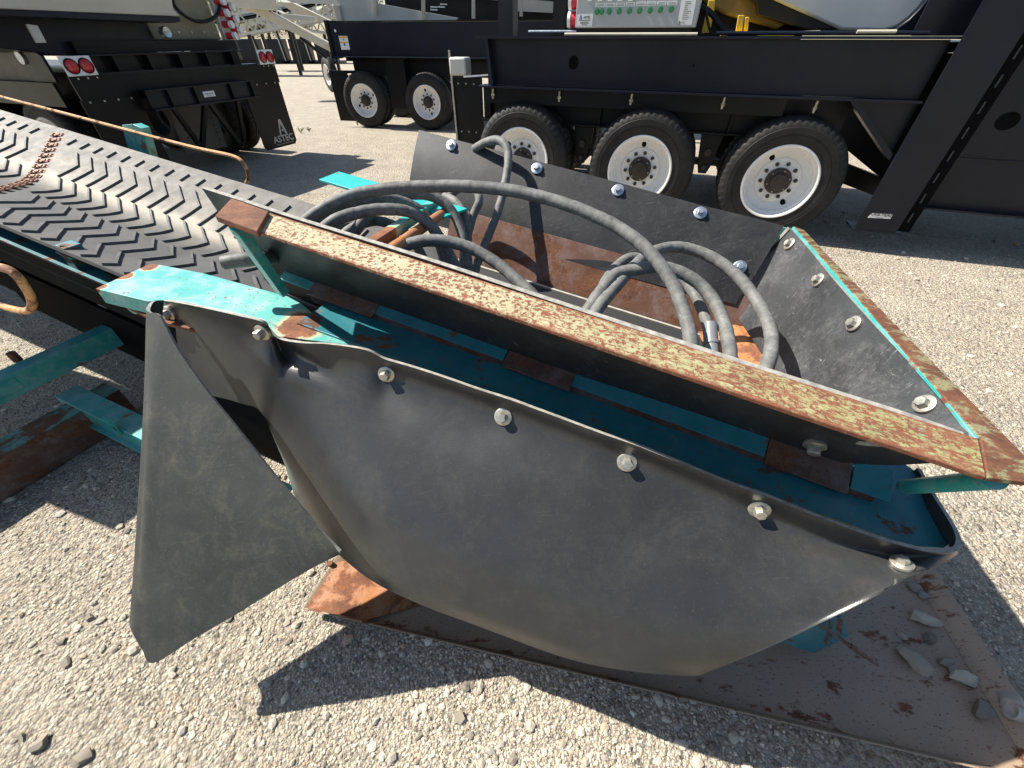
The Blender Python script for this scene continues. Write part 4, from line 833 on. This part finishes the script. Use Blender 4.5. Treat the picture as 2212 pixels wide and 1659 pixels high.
mb = MB(RT); mb.cyl(RT.p(-.9, .0, 1.637), RT.p(.62, .0, 1.637), .014, 10); build(mb, 'conduit', M_NAVY, rt); mb = MB(RT); mb.cyl(RT.p(.14, -.02, 1.645), RT.p(.40, -.02, 1.645), .012, 10); build(mb, 'conduit', M_CREAM, rt)
# yellow machinery, chute and silver hood behind the box
for pts in ([(1690, 365), (1745, 140), (1770, 0), (1840, 0), (1830, 130), (1780, 355)], [(2065, 345), (2095, 165), (2160, 165), (2135, 345)], [(2150, 345), (2170, 185), (2215, 185), (2195, 345)]):
    pixprism(RT, .35, z3(pts), .05, 'yellow_bracket', M_YELLOW, rt, .004)
boxpart(RT, 'yellow_base', M_YELLOW, rt, -.85, -.25, .30, .7, 1.62, 1.65)
pixprism(RT, .62, c4([(-260, -140), (230, -140), (270, 20), (560, 125), (420, 215), (60, 110), (-70, 40)]), .5, 'chute', M_TAN, rt, .02)
pixprism(RT, .50, c4([(180, -140), (390, -8), (880, 212), (640, 222), (280, 110), (270, 20), (120, -80)]), .3, 'chute_edge', M_BLACKH, rt, .01)
pixprism(RT, .46, c4([(120, -150), (400, 0), (885, 218), (1195, 224), (1290, 195), (1380, 130), (1450, 60), (1505, -10), (1580, -150)]), .9, 'hood', M_TANK, rt, .02)
pixprism(RT, .40, c4([(1195, 232), (1400, 240), (1660, 20), (1740, -150), (1585, -150), (1508, -5), (1452, 66), (1382, 137), (1290, 203)]), .6, 'hood_frame', M_NAVY, rt, .01)
boxpart(RT, 'machine_block', M_NAVY2, rt, -2.1, -.1, .9, 1.6, 1.59, 2.3)
pth = crom(pix(RT, .2, z3([(1655, 60), (1740, 100), (1830, 180), (1900, 290), (2000, 360), (2150, 385), (2300, 380)])), 6); mb = MB(); mb.tube(pth, .022, 10); build(mb, 'cable', M_BLACKH, rt)
pth = crom(pix(RT, .18, z3([(1745, 90), (1755, 200), (1785, 330), (1840, 390)])), 6); mb = MB(); mb.tube(pth, .010, 8); build(mb, 'cable', M_BLACKH, rt)
# rear mudguard with white reservoir
boxpart(RT, 'mud_flap', M_NAVY2, rt, -3.66, -3.28, .33, .345, .25, 1.26); mb = MB(RT); mb.beam(RT.p(-3.66, .31, 1.50), RT.p(-3.64, .31, .45), .02, .02, (1, 0, 0)); build(mb, 'flap_post', M_CREAM, rt)
boxpart(RT, 'reservoir', M_CREAM_L, rt, -3.65, -3.44, .26, .42, 1.275, 1.44, bevel=.02); mb = MB(RT); mb.beam(RT.p(-3.46, .25, 1.27), RT.p(-3.1, .15, 1.30), .03, .015); build(mb, 'reservoir_bracket', M_BLUEZINC, rt)
for k in range(3):
    for z in (.72, 1.20): mb = MB(RT); mb.cyl(RT.p(-3.58 + .1 * k, .33, z), RT.p(-3.58 + .1 * k, .322, z), .009, 8); build(mb, 'rivet', M_STEEL, rt)

# ------------------------------------------------------------------ middle trailer behind
mt = thing('tandem_trailer', MT.p(-.7, .8, 0), 'dark two-axle conveyor trailer with white rims standing behind the hopper', 'trailer')
for k, p in enumerate((0.0, -1.5)): wheel(mt, MT.mat(p, 0, .52), (.9, 2.2)[k], 1); wheel(mt, MT.mat(p, 2.3, .52) @ Matrix.Rotation(math.pi, 4, 'Z'), 0, 0)
boxpart(MT, 'side_panel', M_NAVY, mt, -1.98, 5.0, .0, .02, 1.29, 1.83); boxpart(MT, 'panel_flange', M_NAVY, mt, -1.98, 5.0, -.06, .06, 1.272, 1.288); boxpart(MT, 'panel_flange', M_NAVY2, mt, -1.99, 5.0, -.03, .04, 1.832, 1.85)
boxpart(MT, 'sub_frame', M_NAVY2, mt, -1.75, 5.0, .30, .33, .95, 1.27); boxpart(MT, 'upright', M_NAVY2, mt, -.84, -.42, .02, .30, .40, 1.27); boxpart(MT, 'end_post', M_NAVY2, mt, -2.03, -1.96, -.03, .3, 1.25, 1.86)
boxpart(MT, 'deck', M_NAVY2, mt, -1.9, 5.0, .3, 2.2, 1.2, 1.28)
boxpart(MT, 'mud_flap', M_NAVY2, mt, -2.24, -1.80, .05, .07, .12, 1.03); boxpart(MT, 'flap_arm', M_NAVY2, mt, -2.25, -1.6, .075, .13, 1.0, 1.05)
s_ = boxpart(MT, 'safety_sticker', M_WHITE, mt, -1.78, -1.58, -.004, 0, 1.40, 1.62); boxpart(MT, 'sticker_band', M_YELLOW, s_, -1.775, -1.585, -.006, -.004, 1.585, 1.61); boxpart(MT, 'sticker_band', M_YELLOW, s_, -1.775, -1.585, -.006, -.004, 1.508, 1.525)
mb = MB(MT); mb.plate([(-1.68 + .022 * math.cos(t), 1.485 + .026 * math.sin(t)) for t in np.linspace(0, 6.283, 14, endpoint=False)], -.004, -.006); build(mb, 'sticker_symbol', M_BLUE, s_); mb = MB(MT); mb.plate([(-1.71, 1.55), (-1.655, 1.55), (-1.682, 1.585)], -.004, -.007); build(mb, 'sticker_symbol', M_INKG, s_)
mb = MB(MT); mb.plate([(-1.83 + .022 * math.cos(t), 1.70 + .025 * math.sin(t)) for t in np.linspace(0, 6.283, 14, endpoint=False)], 0, -.006); build(mb, 'reflector', M_WHITE, mt)
# cream conveyor frame lying on this trailer
pixprism(MT, .5, c2([(770, -40), (1060, -20), (1060, 20), (1660, 130), (1640, 148), (822, 152), (800, 60)]), .08, 'conveyor_web', M_CREAM_L, mt)
pixprism(MT, .45, c2([(760, 40), (800, 40), (822, 152), (790, 152)]), .12, 'conveyor_rib', M_CREAM, mt)
for x, b_ in ((1062, 108), (1410, 142), (1775, 135), (2122, 118)): pixprism(MT, .42, c2([(x - 11, -60), (x + 11, -60), (x + 11, b_), (x - 11, b_)]), .05, 'rail_post', M_CREAM, mt)
for pts in ([(1990, -20), (2700, 40), (2700, 110), (1990, 75)], [(1500, -60), (2010, -20), (2010, 5), (1500, -30)]): pixprism(MT, .9, c2(pts), .1, 'conveyor_beam', M_CREAM, mt)
boxpart(MT, 'conveyor_body', M_NAVY2, mt, -1.2, 5, 1.2, 1.9, 1.86, 2.6)
for x, y in ((1490, 50), (1490, 70), (1545, 50), (760 + 800, 30)): pixprism(MT, 1.15, c2([(x - 25, y - 6), (x + 25, y - 3), (x + 25, y + 7), (x - 25, y + 4)]), .02, 'label_plate', M_WHITE, mt)

# ------------------------------------------------------------------ left trailer
lt = thing('screen_trailer', LT.p(1.3, 1.5, 0), 'black screening trailer seen from its rear, with red tail lamps', 'trailer')
X0 = -.165
boxpart(LT, 'bumper', M_NAVY2, lt, X0, 2.84, .0, .02, 1.03, 1.272); boxpart(LT, 'bumper_ledge', M_NAVY, lt, .17, 2.50, .0, .16, 1.273, 1.29); boxpart(LT, 'rear_channel', M_NAVY2, lt, .17, 2.32, .14, .16, 1.291, 1.44); boxpart(LT, 'rear_channel', M_NAVY, lt, .17, 2.34, .02, .17, 1.441, 1.456)
for k in range(5): boxpart(LT, 'channel_rib', M_NAVY2, lt, .42 + .42 * k, .45 + .42 * k, .03, .139, 1.291, 1.44)
boxpart(LT, 'rear_beam', M_NAVY2, lt, .2, 2.45, .25, .5, 1.457, 1.57)
for x0, x1, name in ((X0 - .03, .46, 'mud_flap'), (2.06, 2.80, 'mud_flap')):
    mb = MB(LT); mb.plate([(x0, 1.05), (x1, 1.05), (x1, .19), (x1 - .05, .14), (x0 + .05, .14), (x0, .19)], -.012, -.002); fl = build(mb, name, M_NAVY2, lt)
    for k in range(4): mb = MB(LT); xx = x0 + .09 + k * (x1 - x0 - .18) / 3; mb.cyl(LT.p(xx, -.012, 1.03), LT.p(xx, -.02, 1.03), .011, 8); build(mb, 'rivet', M_STEEL, fl)
logo_a(LT, 2.53, -.013, .425, .22, M_CREAM_L, fl); text('lettering', 'ASTEC', .135, M_CREAM_L, fl, face_mat(LT, 2.52, -.0145, .255), font_bold=.003, sx=1.15); text('lettering', 'www.astecindustries.com', .032, M_CREAM_L, fl, face_mat(LT, 2.53, -.0145, .185), sx=1.2)
for x0 in (X0, 2.545):
    l_ = boxpart(LT, 'lamp_plate', M_WHITE, lt, x0, x0 + .315, -.012, .0, 1.274, 1.452, bevel=.004)
    for k in (.085, .232):
        mb = MB(); mb.f = Frame(LT.p(x0 + k, -.012, 1.362), LT.ex, LT.ey, LT.ez); mb.lathe([(.0005, -.024), (.045, -.020), (.060, -.010), (.062, 0)], 24); build(mb, 'lens', M_RED, l_)
        mb = MB(); mb.f = Frame(LT.p(x0 + k, -.012, 1.362), LT.ex, LT.ey, LT.ez); mb.lathe([(.061, .0), (.063, -.012), (.071, -.012), (.073, .0)], 24); build(mb, 'lens_ring', M_NAVY2, l_)
for k in range(3):
    for x0 in (-.08, 2.60): mb = MB(LT); mb.cyl(LT.p(x0 + .1 * k, 0, 1.25), LT.p(x0 + .1 * k, -.008, 1.25), .01, 8); build(mb, 'rivet', M_STEEL, lt)
cb = boxpart(LT, 'cross_beam', M_NAVY, lt, .47, 2.13, -.16, -.14, .91, 1.09); boxpart(LT, 'cross_beam_flange', M_NAVY, lt, .46, 2.15, -.22, -.05, .888, .909); boxpart(LT, 'cross_beam_flange', M_NAVY, lt, .46, 2.12, -.19, -.05, 1.091, 1.106)
for x0 in (.72, 1.10, 1.68, 2.05): boxpart(LT, 'stiffener', M_NAVY2, lt, x0, x0 + .012, -.21, -.161, .91, 1.09)
l_ = boxpart(LT, 'warning_label', M_WHITE, lt, 1.24, 1.42, -.163, -.161, .965, 1.03); text('lettering', 'CRIB HERE', .028, M_INK, l_, face_mat(LT, 1.33, -.1638, 1.0)); boxpart(LT, 'text_line', M_INKG, l_, 1.29, 1.37, -.1637, -.163, .975, .98)
for (x, dx) in ((.85, .25), (1.40, .35), (1.42, -.35), (1.95, -.1)): mb = MB(LT); mb.beam(LT.p(x, .05, .95), LT.p(x + dx, .15, .30), .06, .05, LT.ey); build(mb, 'brace', M_NAVY2, lt)
mb = MB(LT); mb.plate([(1.10, .85), (1.84, .84), (1.78, .22), (1.05, .25)], .5, .52); ch = build(mb, 'chute_plate', M_TAN_SHADE, lt)
for k in range(5):
    for x in (1.20, 1.70): mb = MB(LT); mb.cyl(LT.p(x, .498, .34 + k * .1), LT.p(x, .49, .34 + k * .1), .012, 8); build(mb, 'rivet', M_INK, ch)
for y in (1.15, 2.5): wheel(lt, LT.mat(-.12, y, .52) @ Matrix.Rotation(math.pi / 2, 4, 'Z') @ Matrix.Rotation(math.pi, 4, 'Z'), .6, 1); wheel(lt, LT.mat(2.75, y, .52) @ Matrix.Rotation(math.pi / 2, 4, 'Z'), .4, 0)
boxpart(LT, 'chassis', M_NAVY2, lt, .2, 2.4, .16, 6.5, 1.0, 1.28); boxpart(LT, 'side_beam', M_NAVY2, lt, -.2, -.17, .30, 6.5, .98, 1.21)
# side beam with lighter web, rounded end plate
sd = Frame(LT.p(0, 0, 0), LT.ey, LT.ex, LT.ez)
mb = MB(sd); mb.plate([(.90, 1.555), (6.5, 1.555), (6.5, 1.215), (.70, 1.215)], -.12, -.10); build(mb, 'side_web', M_TAN_SHADE, lt); boxpart(LT, 'side_flange', M_NAVY, lt, -.2, .0, .50, 6.5, 1.556, 1.572)
mb = MB(sd); mb.plate([(.92, 1.54), (.50, 1.54), (.30, 1.45), (.30, 1.215), (.70, 1.215), (.88, 1.50)], -.15, -.12); build(mb, 'end_plate', M_NAVY, lt); mb = MB(sd); mb.cyl(sd.p(.68, -.17, 1.43), sd.p(.68, -.15, 1.43), .06, 18); build(mb, 'end_pulley', M_BLUEZINC, lt)
pixprism(LT, -.05, z1([(290, 262), (410, 276), (510, 465), (405, 467)]), .03, 'step_plate', M_CREAM_L, lt, .003)
# upper hopper: cream rim, dark underside, body
pixprism(LT, -.1, z1([(-900, -200), (1840, -200), (1890, 95), (1960, 180), (-900, 60)]), .4, 'upper_rim', M_CREAM, lt, .01)
pixprism(LT, -.12, z1([(-900, 64), (1958, 184), (1968, 236), (1910, 250), (-900, 135)]), .5, 'upper_rim_lip', M_NAVY, lt, .008)
pixprism(LT, .35, z1([(-900, 100), (1600, 240), (1730, 600), (620, 610), (300, 560), (-900, 420)]), 2.5, 'hopper_body', M_NAVY, lt, .01)
pixprism(LT, .55, z1([(1400, 200), (2250, 200), (2250, 480), (1770, 480), (1600, 480)]), .05, 'rear_plate', M_NAVY2, lt)
boxpart(LT, 'drum_guard', M_GOLD_SHADE, lt, 1.30, 2.36, .42, 1.6, 1.572, 2.6, bevel=.02)
for k in range(5): mb = MB(LT); mb.cyl(LT.p(1.5 + .2 * k, .42, 1.66), LT.p(1.5 + .2 * k, .41, 1.66), .014, 8); build(mb, 'rivet', M_STEEL, lt)
pth = crom(pix(LT, .3, z1([(1870, -60), (1890, 40), (1950, 120), (2050, 195), (2150, 232), (2270, 222), (2370, 150), (2400, 20), (2405, -60)])), 6); mb = MB(); mb.tube(pth, .022, 10); build(mb, 'cable', M_BLACKH, lt)
p = LT.on_y(*z1([(1805, 350)])[0], .2); mb = MB(); mb.f = Frame(p, LT.ex, LT.ey, LT.ez); mb.lathe([(.0005, -.02), (.055, -.03), (.062, .0), (.05, .07), (.0005, .09)], 20); build(mb, 'work_lamp', M_BLUEZINC, lt)
boxpart(LT, 'socket_board', M_CREAM_L, lt, 2.36, 2.64, .34, .40, 1.572, 2.3)
for k in range(9):
    x = 2.42 + .13 * (k % 2); z = 1.62 + .065 * k; mb = MB(LT); mb.cyl(LT.p(x, .34, z), LT.p(x + .03, .25, z), .042, 16); s_ = build(mb, 'socket', M_REDP, lt); mb = MB(LT); mb.cyl(LT.p(x + .031, .248, z), LT.p(x + .045, .205, z), .047, 16); build(mb, 'socket_cap', M_WHITE, s_)

# ------------------------------------------------------------------ far conveyor on one wheel pair, behind between the trailers
FW = G(715, 199, 0); fc = thing('stacking_conveyor', FW, 'cream stacking conveyor with one white-rimmed wheel beyond the dark trailer', 'conveyor')
ff = Frame(FW + V(0, 0, .52), nrm((.62, -.78, 0)), nrm((.78, .62, 0)), (0, 0, 1)); wheel(fc, ff.mat(0, 0, 0), .3, 1, False)
FPL = Frame(FW + V(0, -2.2, 0), (1, 0, 0), (0, 1, 0), (0, 0, 1))
pixprism(FPL, 0, z2([(620, 130), (930, 148), (1540, 470), (1870, 650), (1890, 775), (1550, 600)]), .25, 'boom_beam', M_CREAM, fc, .01)
pixprism(FPL, 1.2, z2([(1060, 20), (1300, 38), (1850, 305), (1760, 335), (1330, 190)]), .25, 'boom_beam', M_CREAM, fc, .01)
pixprism(FPL, .4, z2([(1050, 140), (1150, 190), (1620, 240), (1600, 320), (1240, 290)]), .3, 'boom_tube', M_CREAM_L, fc, .02)
pixprism(FPL, -.2, z2([(320, -60), (960, -60), (1010, 140), (900, 150), (480, 108)]), .4, 'head_box', M_CREAM, fc, .01)
pixprism(FPL, .8, z2([(1060, -60), (2300, -60), (2300, 230), (1990, 190), (1880, 60), (1300, 40)]), .1, 'boom_web', M_CREAM_L, fc)
a, b_ = FPL.on_y(*z2([(1400, 540)])[0], .4), FPL.on_y(*z2([(1790, 840)])[0], .8); mb = MB(); mb.cyl(a, b_, .05, 10); build(mb, 'strut', M_NAVY2, fc)
for pts in ([(1560, 120), (1590, 95), (1800, 300), (1770, 320)], [(1740, 130), (1760, 125), (1860, 280), (1840, 290)], [(1880, 180), (1980, 200), (2000, 310), (1930, 300)]): pixprism(FPL, 1.8, z2(pts), .08, 'lattice_bar', M_CREAM_L, fc)
# row of feeders at the far side of the yard
for k in range(6):
    p0 = G(430 + k * 54, 121, 0) * V(.72, .72, 0); fr = Frame(p0, (1, 0, 0), (0, 1, 0), (0, 0, 1))
    f_ = thing('feeder', p0, ('parked cream feeder conveyor, %s in the row across the far side of the yard' % ('leftmost', 'second', 'third', 'fourth', 'fifth', 'rightmost')[k]), 'feeder', 'feeders parked in a row')
    boxpart(fr, 'bin', M_NAVY, f_, -.55, .75, 0, 1.2, .15, 1.45)
    for w in (-.4, .9):
        mb = MB(fr); mb.beam(fr.p(-1.6, w, 2.0), fr.p(1.3, w + 1.0, 3.3), .12, .35); build(mb, 'side_beam', M_CREAM, f_)
    mb = MB(fr); mb.beam(fr.p(-1.5, .25, 1.95), fr.p(1.3, 1.25, 3.2), 1.1, .06); build(mb, 'belt', M_RUST_DK, f_)
    for x in (-.9, .95): mb = MB(fr); mb.beam(fr.p(x - .2, -.2, 2.1), fr.p(x, -.2, 0), .12, .12, (1, 0, 0)); build(mb, 'leg', M_CREAM_L if x > 0 else M_NAVY2, f_)
    boxpart(fr, 'skid', M_NAVY2, f_, -1.2, 1.2, -.3, 1.4, .0, .16)
for k_, (xa, ya, xb, yb, yy, lab) in enumerate(((470, 84, 760, 30, 27, 'cream lattice conveyor rising to the right beyond the feeders'), (500, 40, 740, 78, 31, 'cream lattice conveyor sloping down behind the stacking conveyor'))):
    pa, pb = PL(xa, ya, V(0, yy, 0), V(0, 1, 0)), PL(xb, yb, V(0, yy, 0), V(0, 1, 0)); t = thing('lattice_conveyor', (pa[0], yy, 0), lab, 'conveyor', 'lattice conveyors in the far yard'); up = V(0, 0, .75); n_ = 14
    for w in (0, 1.0):
        o_ = V(0, w, 0)
        for q in (V(0, 0, 0), up): mb = MB(); mb.beam(pa + o_ + q, pb + o_ + q, .10, .10); build(mb, 'chord', M_CREAM_L, t)
        for j in range(n_):
            a = pa + (pb - pa) * j / n_ + o_; b_ = pa + (pb - pa) * (j + 1) / n_ + o_; mb = MB(); mb.beam(a + up * (j % 2), b_ + up * ((j + 1) % 2), .06, .06); build(mb, 'diagonal', M_CREAM_L, t)
    mb = MB(); mb.beam(pa + V(0, .5, .6), pb + V(0, .5, .6), .9, .06); build(mb, 'belt', M_DULL_BLACK, t)
    for f in (.2, .5, .8): q = pa + (pb - pa) * f + V(0, .5, 0); mb = MB(); mb.beam(q, (q[0], q[1], 0), .14, .14, (1, 0, 0)); build(mb, 'leg', M_NAVY2, t)
# ------------------------------------------------------------------ trees beyond the yard
def tree(x, y, h, r, lab, seed):
    t = thing('tree', (x, y, 0), lab, 'tree', 'trees beyond the yard'); rg = np.random.default_rng(seed)
    mb = MB(); mb.tube([(x, y, 0), (x + .1, y, h * .3), (x - .1, y + .1, h * .6)], [.28, .2, .1], 10)
    for k in range(6):
        a = k * 1.05 + .3; z = h * (.3 + .06 * k); mb.tube([(x, y, z), (x + r * .3 * math.cos(a), y + r * .3 * math.sin(a), z + h * .12), (x + r * .6 * math.cos(a), y + r * .6 * math.sin(a), z + h * .22)], [.1, .07, .03], 6)
    build(mb, 'trunk', M_BARK, t)
    cl = rg.normal(size=(60, 3)); cl /= np.linalg.norm(cl, axis=1, keepdims=True); cl *= rg.random((60, 1)) ** .4; cl = cl * V(r, r, h * .36) + V(x, y, h * .62)
    n = 9000; c = cl[rg.integers(0, 60, n)] + rg.normal(size=(n, 3)) * r * .13; u = rg.normal(size=(n, 3)); u /= np.linalg.norm(u, axis=1, keepdims=True); w = np.cross(u, rg.normal(size=(n, 3))); w /= np.linalg.norm(w, axis=1, keepdims=True)
    s = (.09 + .1 * rg.random((n, 1))); P = np.stack([c - u * s, c + w * s * .5, c + u * s, c - w * s * .5], 1).reshape(-1, 3)
    me = bpy.data.meshes.new('crown'); me.from_pydata([tuple(q) for q in P], [], [(4 * i, 4 * i + 1, 4 * i + 2, 4 * i + 3) for i in range(n)]); me.update()
    at = me.attributes.new('tint', 'FLOAT', 'POINT'); at.data.foreach_set('value', np.repeat(rg.random(n), 4).astype(np.float32)); put('crown', me, M_LEAF, t)
for tx, ty, th_, tr_, lb, sd_ in ((-66, 80, 9, 5, 'dark green tree at the far left behind the screening trailer', 6), (-22, 84, 8, 4.5, 'green tree behind the dark two-axle trailer', 7), (-43, 86, 9, 5, 'tall green tree in the second line behind the feeders', 8)): tree(tx, ty, th_, tr_, lb, sd_)
tree(-49, 70, 7.5, 3.8, 'yellow-green tree seen between the trailers above the feeders', 3); tree(-58, 74, 8.5, 4.2, 'green tree farther left behind the black trailer', 4); tree(-36, 78, 6.5, 3.5, 'green tree behind the cream stacking conveyor', 5)
# ------------------------------------------------------------------ weeds by the middle trailer's tyres
for k, (px, py, h, lab) in enumerate(((773, 272, .20, 'thin dry weed in front of the leftmost white-rimmed tyre'), (934, 278, .22, 'reddish weed in front of the second white-rimmed tyre'), (918, 281, .10, 'low green weed beside the reddish one'), (650, 287, .10, 'low pale weed patch right of the black mud flap'), (668, 284, .08, 'small pale weed farther from the mud flap'))):
    q = G(px, py, 0); mb = MB(); rg = random.Random(k)
    for j in range(12):
        a = rg.random() * 6.28; l = h * rg.uniform(.5, 1); e = q + V(math.cos(a) * l * .35 * (3 if k > 2 else 1), math.sin(a) * l * .35, l); mb.tube([q, (q + e) / 2 + V(0, 0, l * .1), e], [.004, .003, .001], 4)
        for m_ in range(3):
            c = q + (e - q) * rg.uniform(.3, 1); mb.prism3([c, c + V(.02, .005, .01), c + V(.035, 0, .02), c + V(.015, -.006, .012)], (0, .001, .001))
    me = mb.mesh('weed'); at = me.attributes.new('tint', 'FLOAT', 'POINT'); at.data.foreach_set('value', np.full(len(me.vertices), .95, np.float32)); o = put('weed', me, M_LEAF if k != 1 else M_RUST); tag(o, lab, 'weed', 'weeds by the trailer tyres')
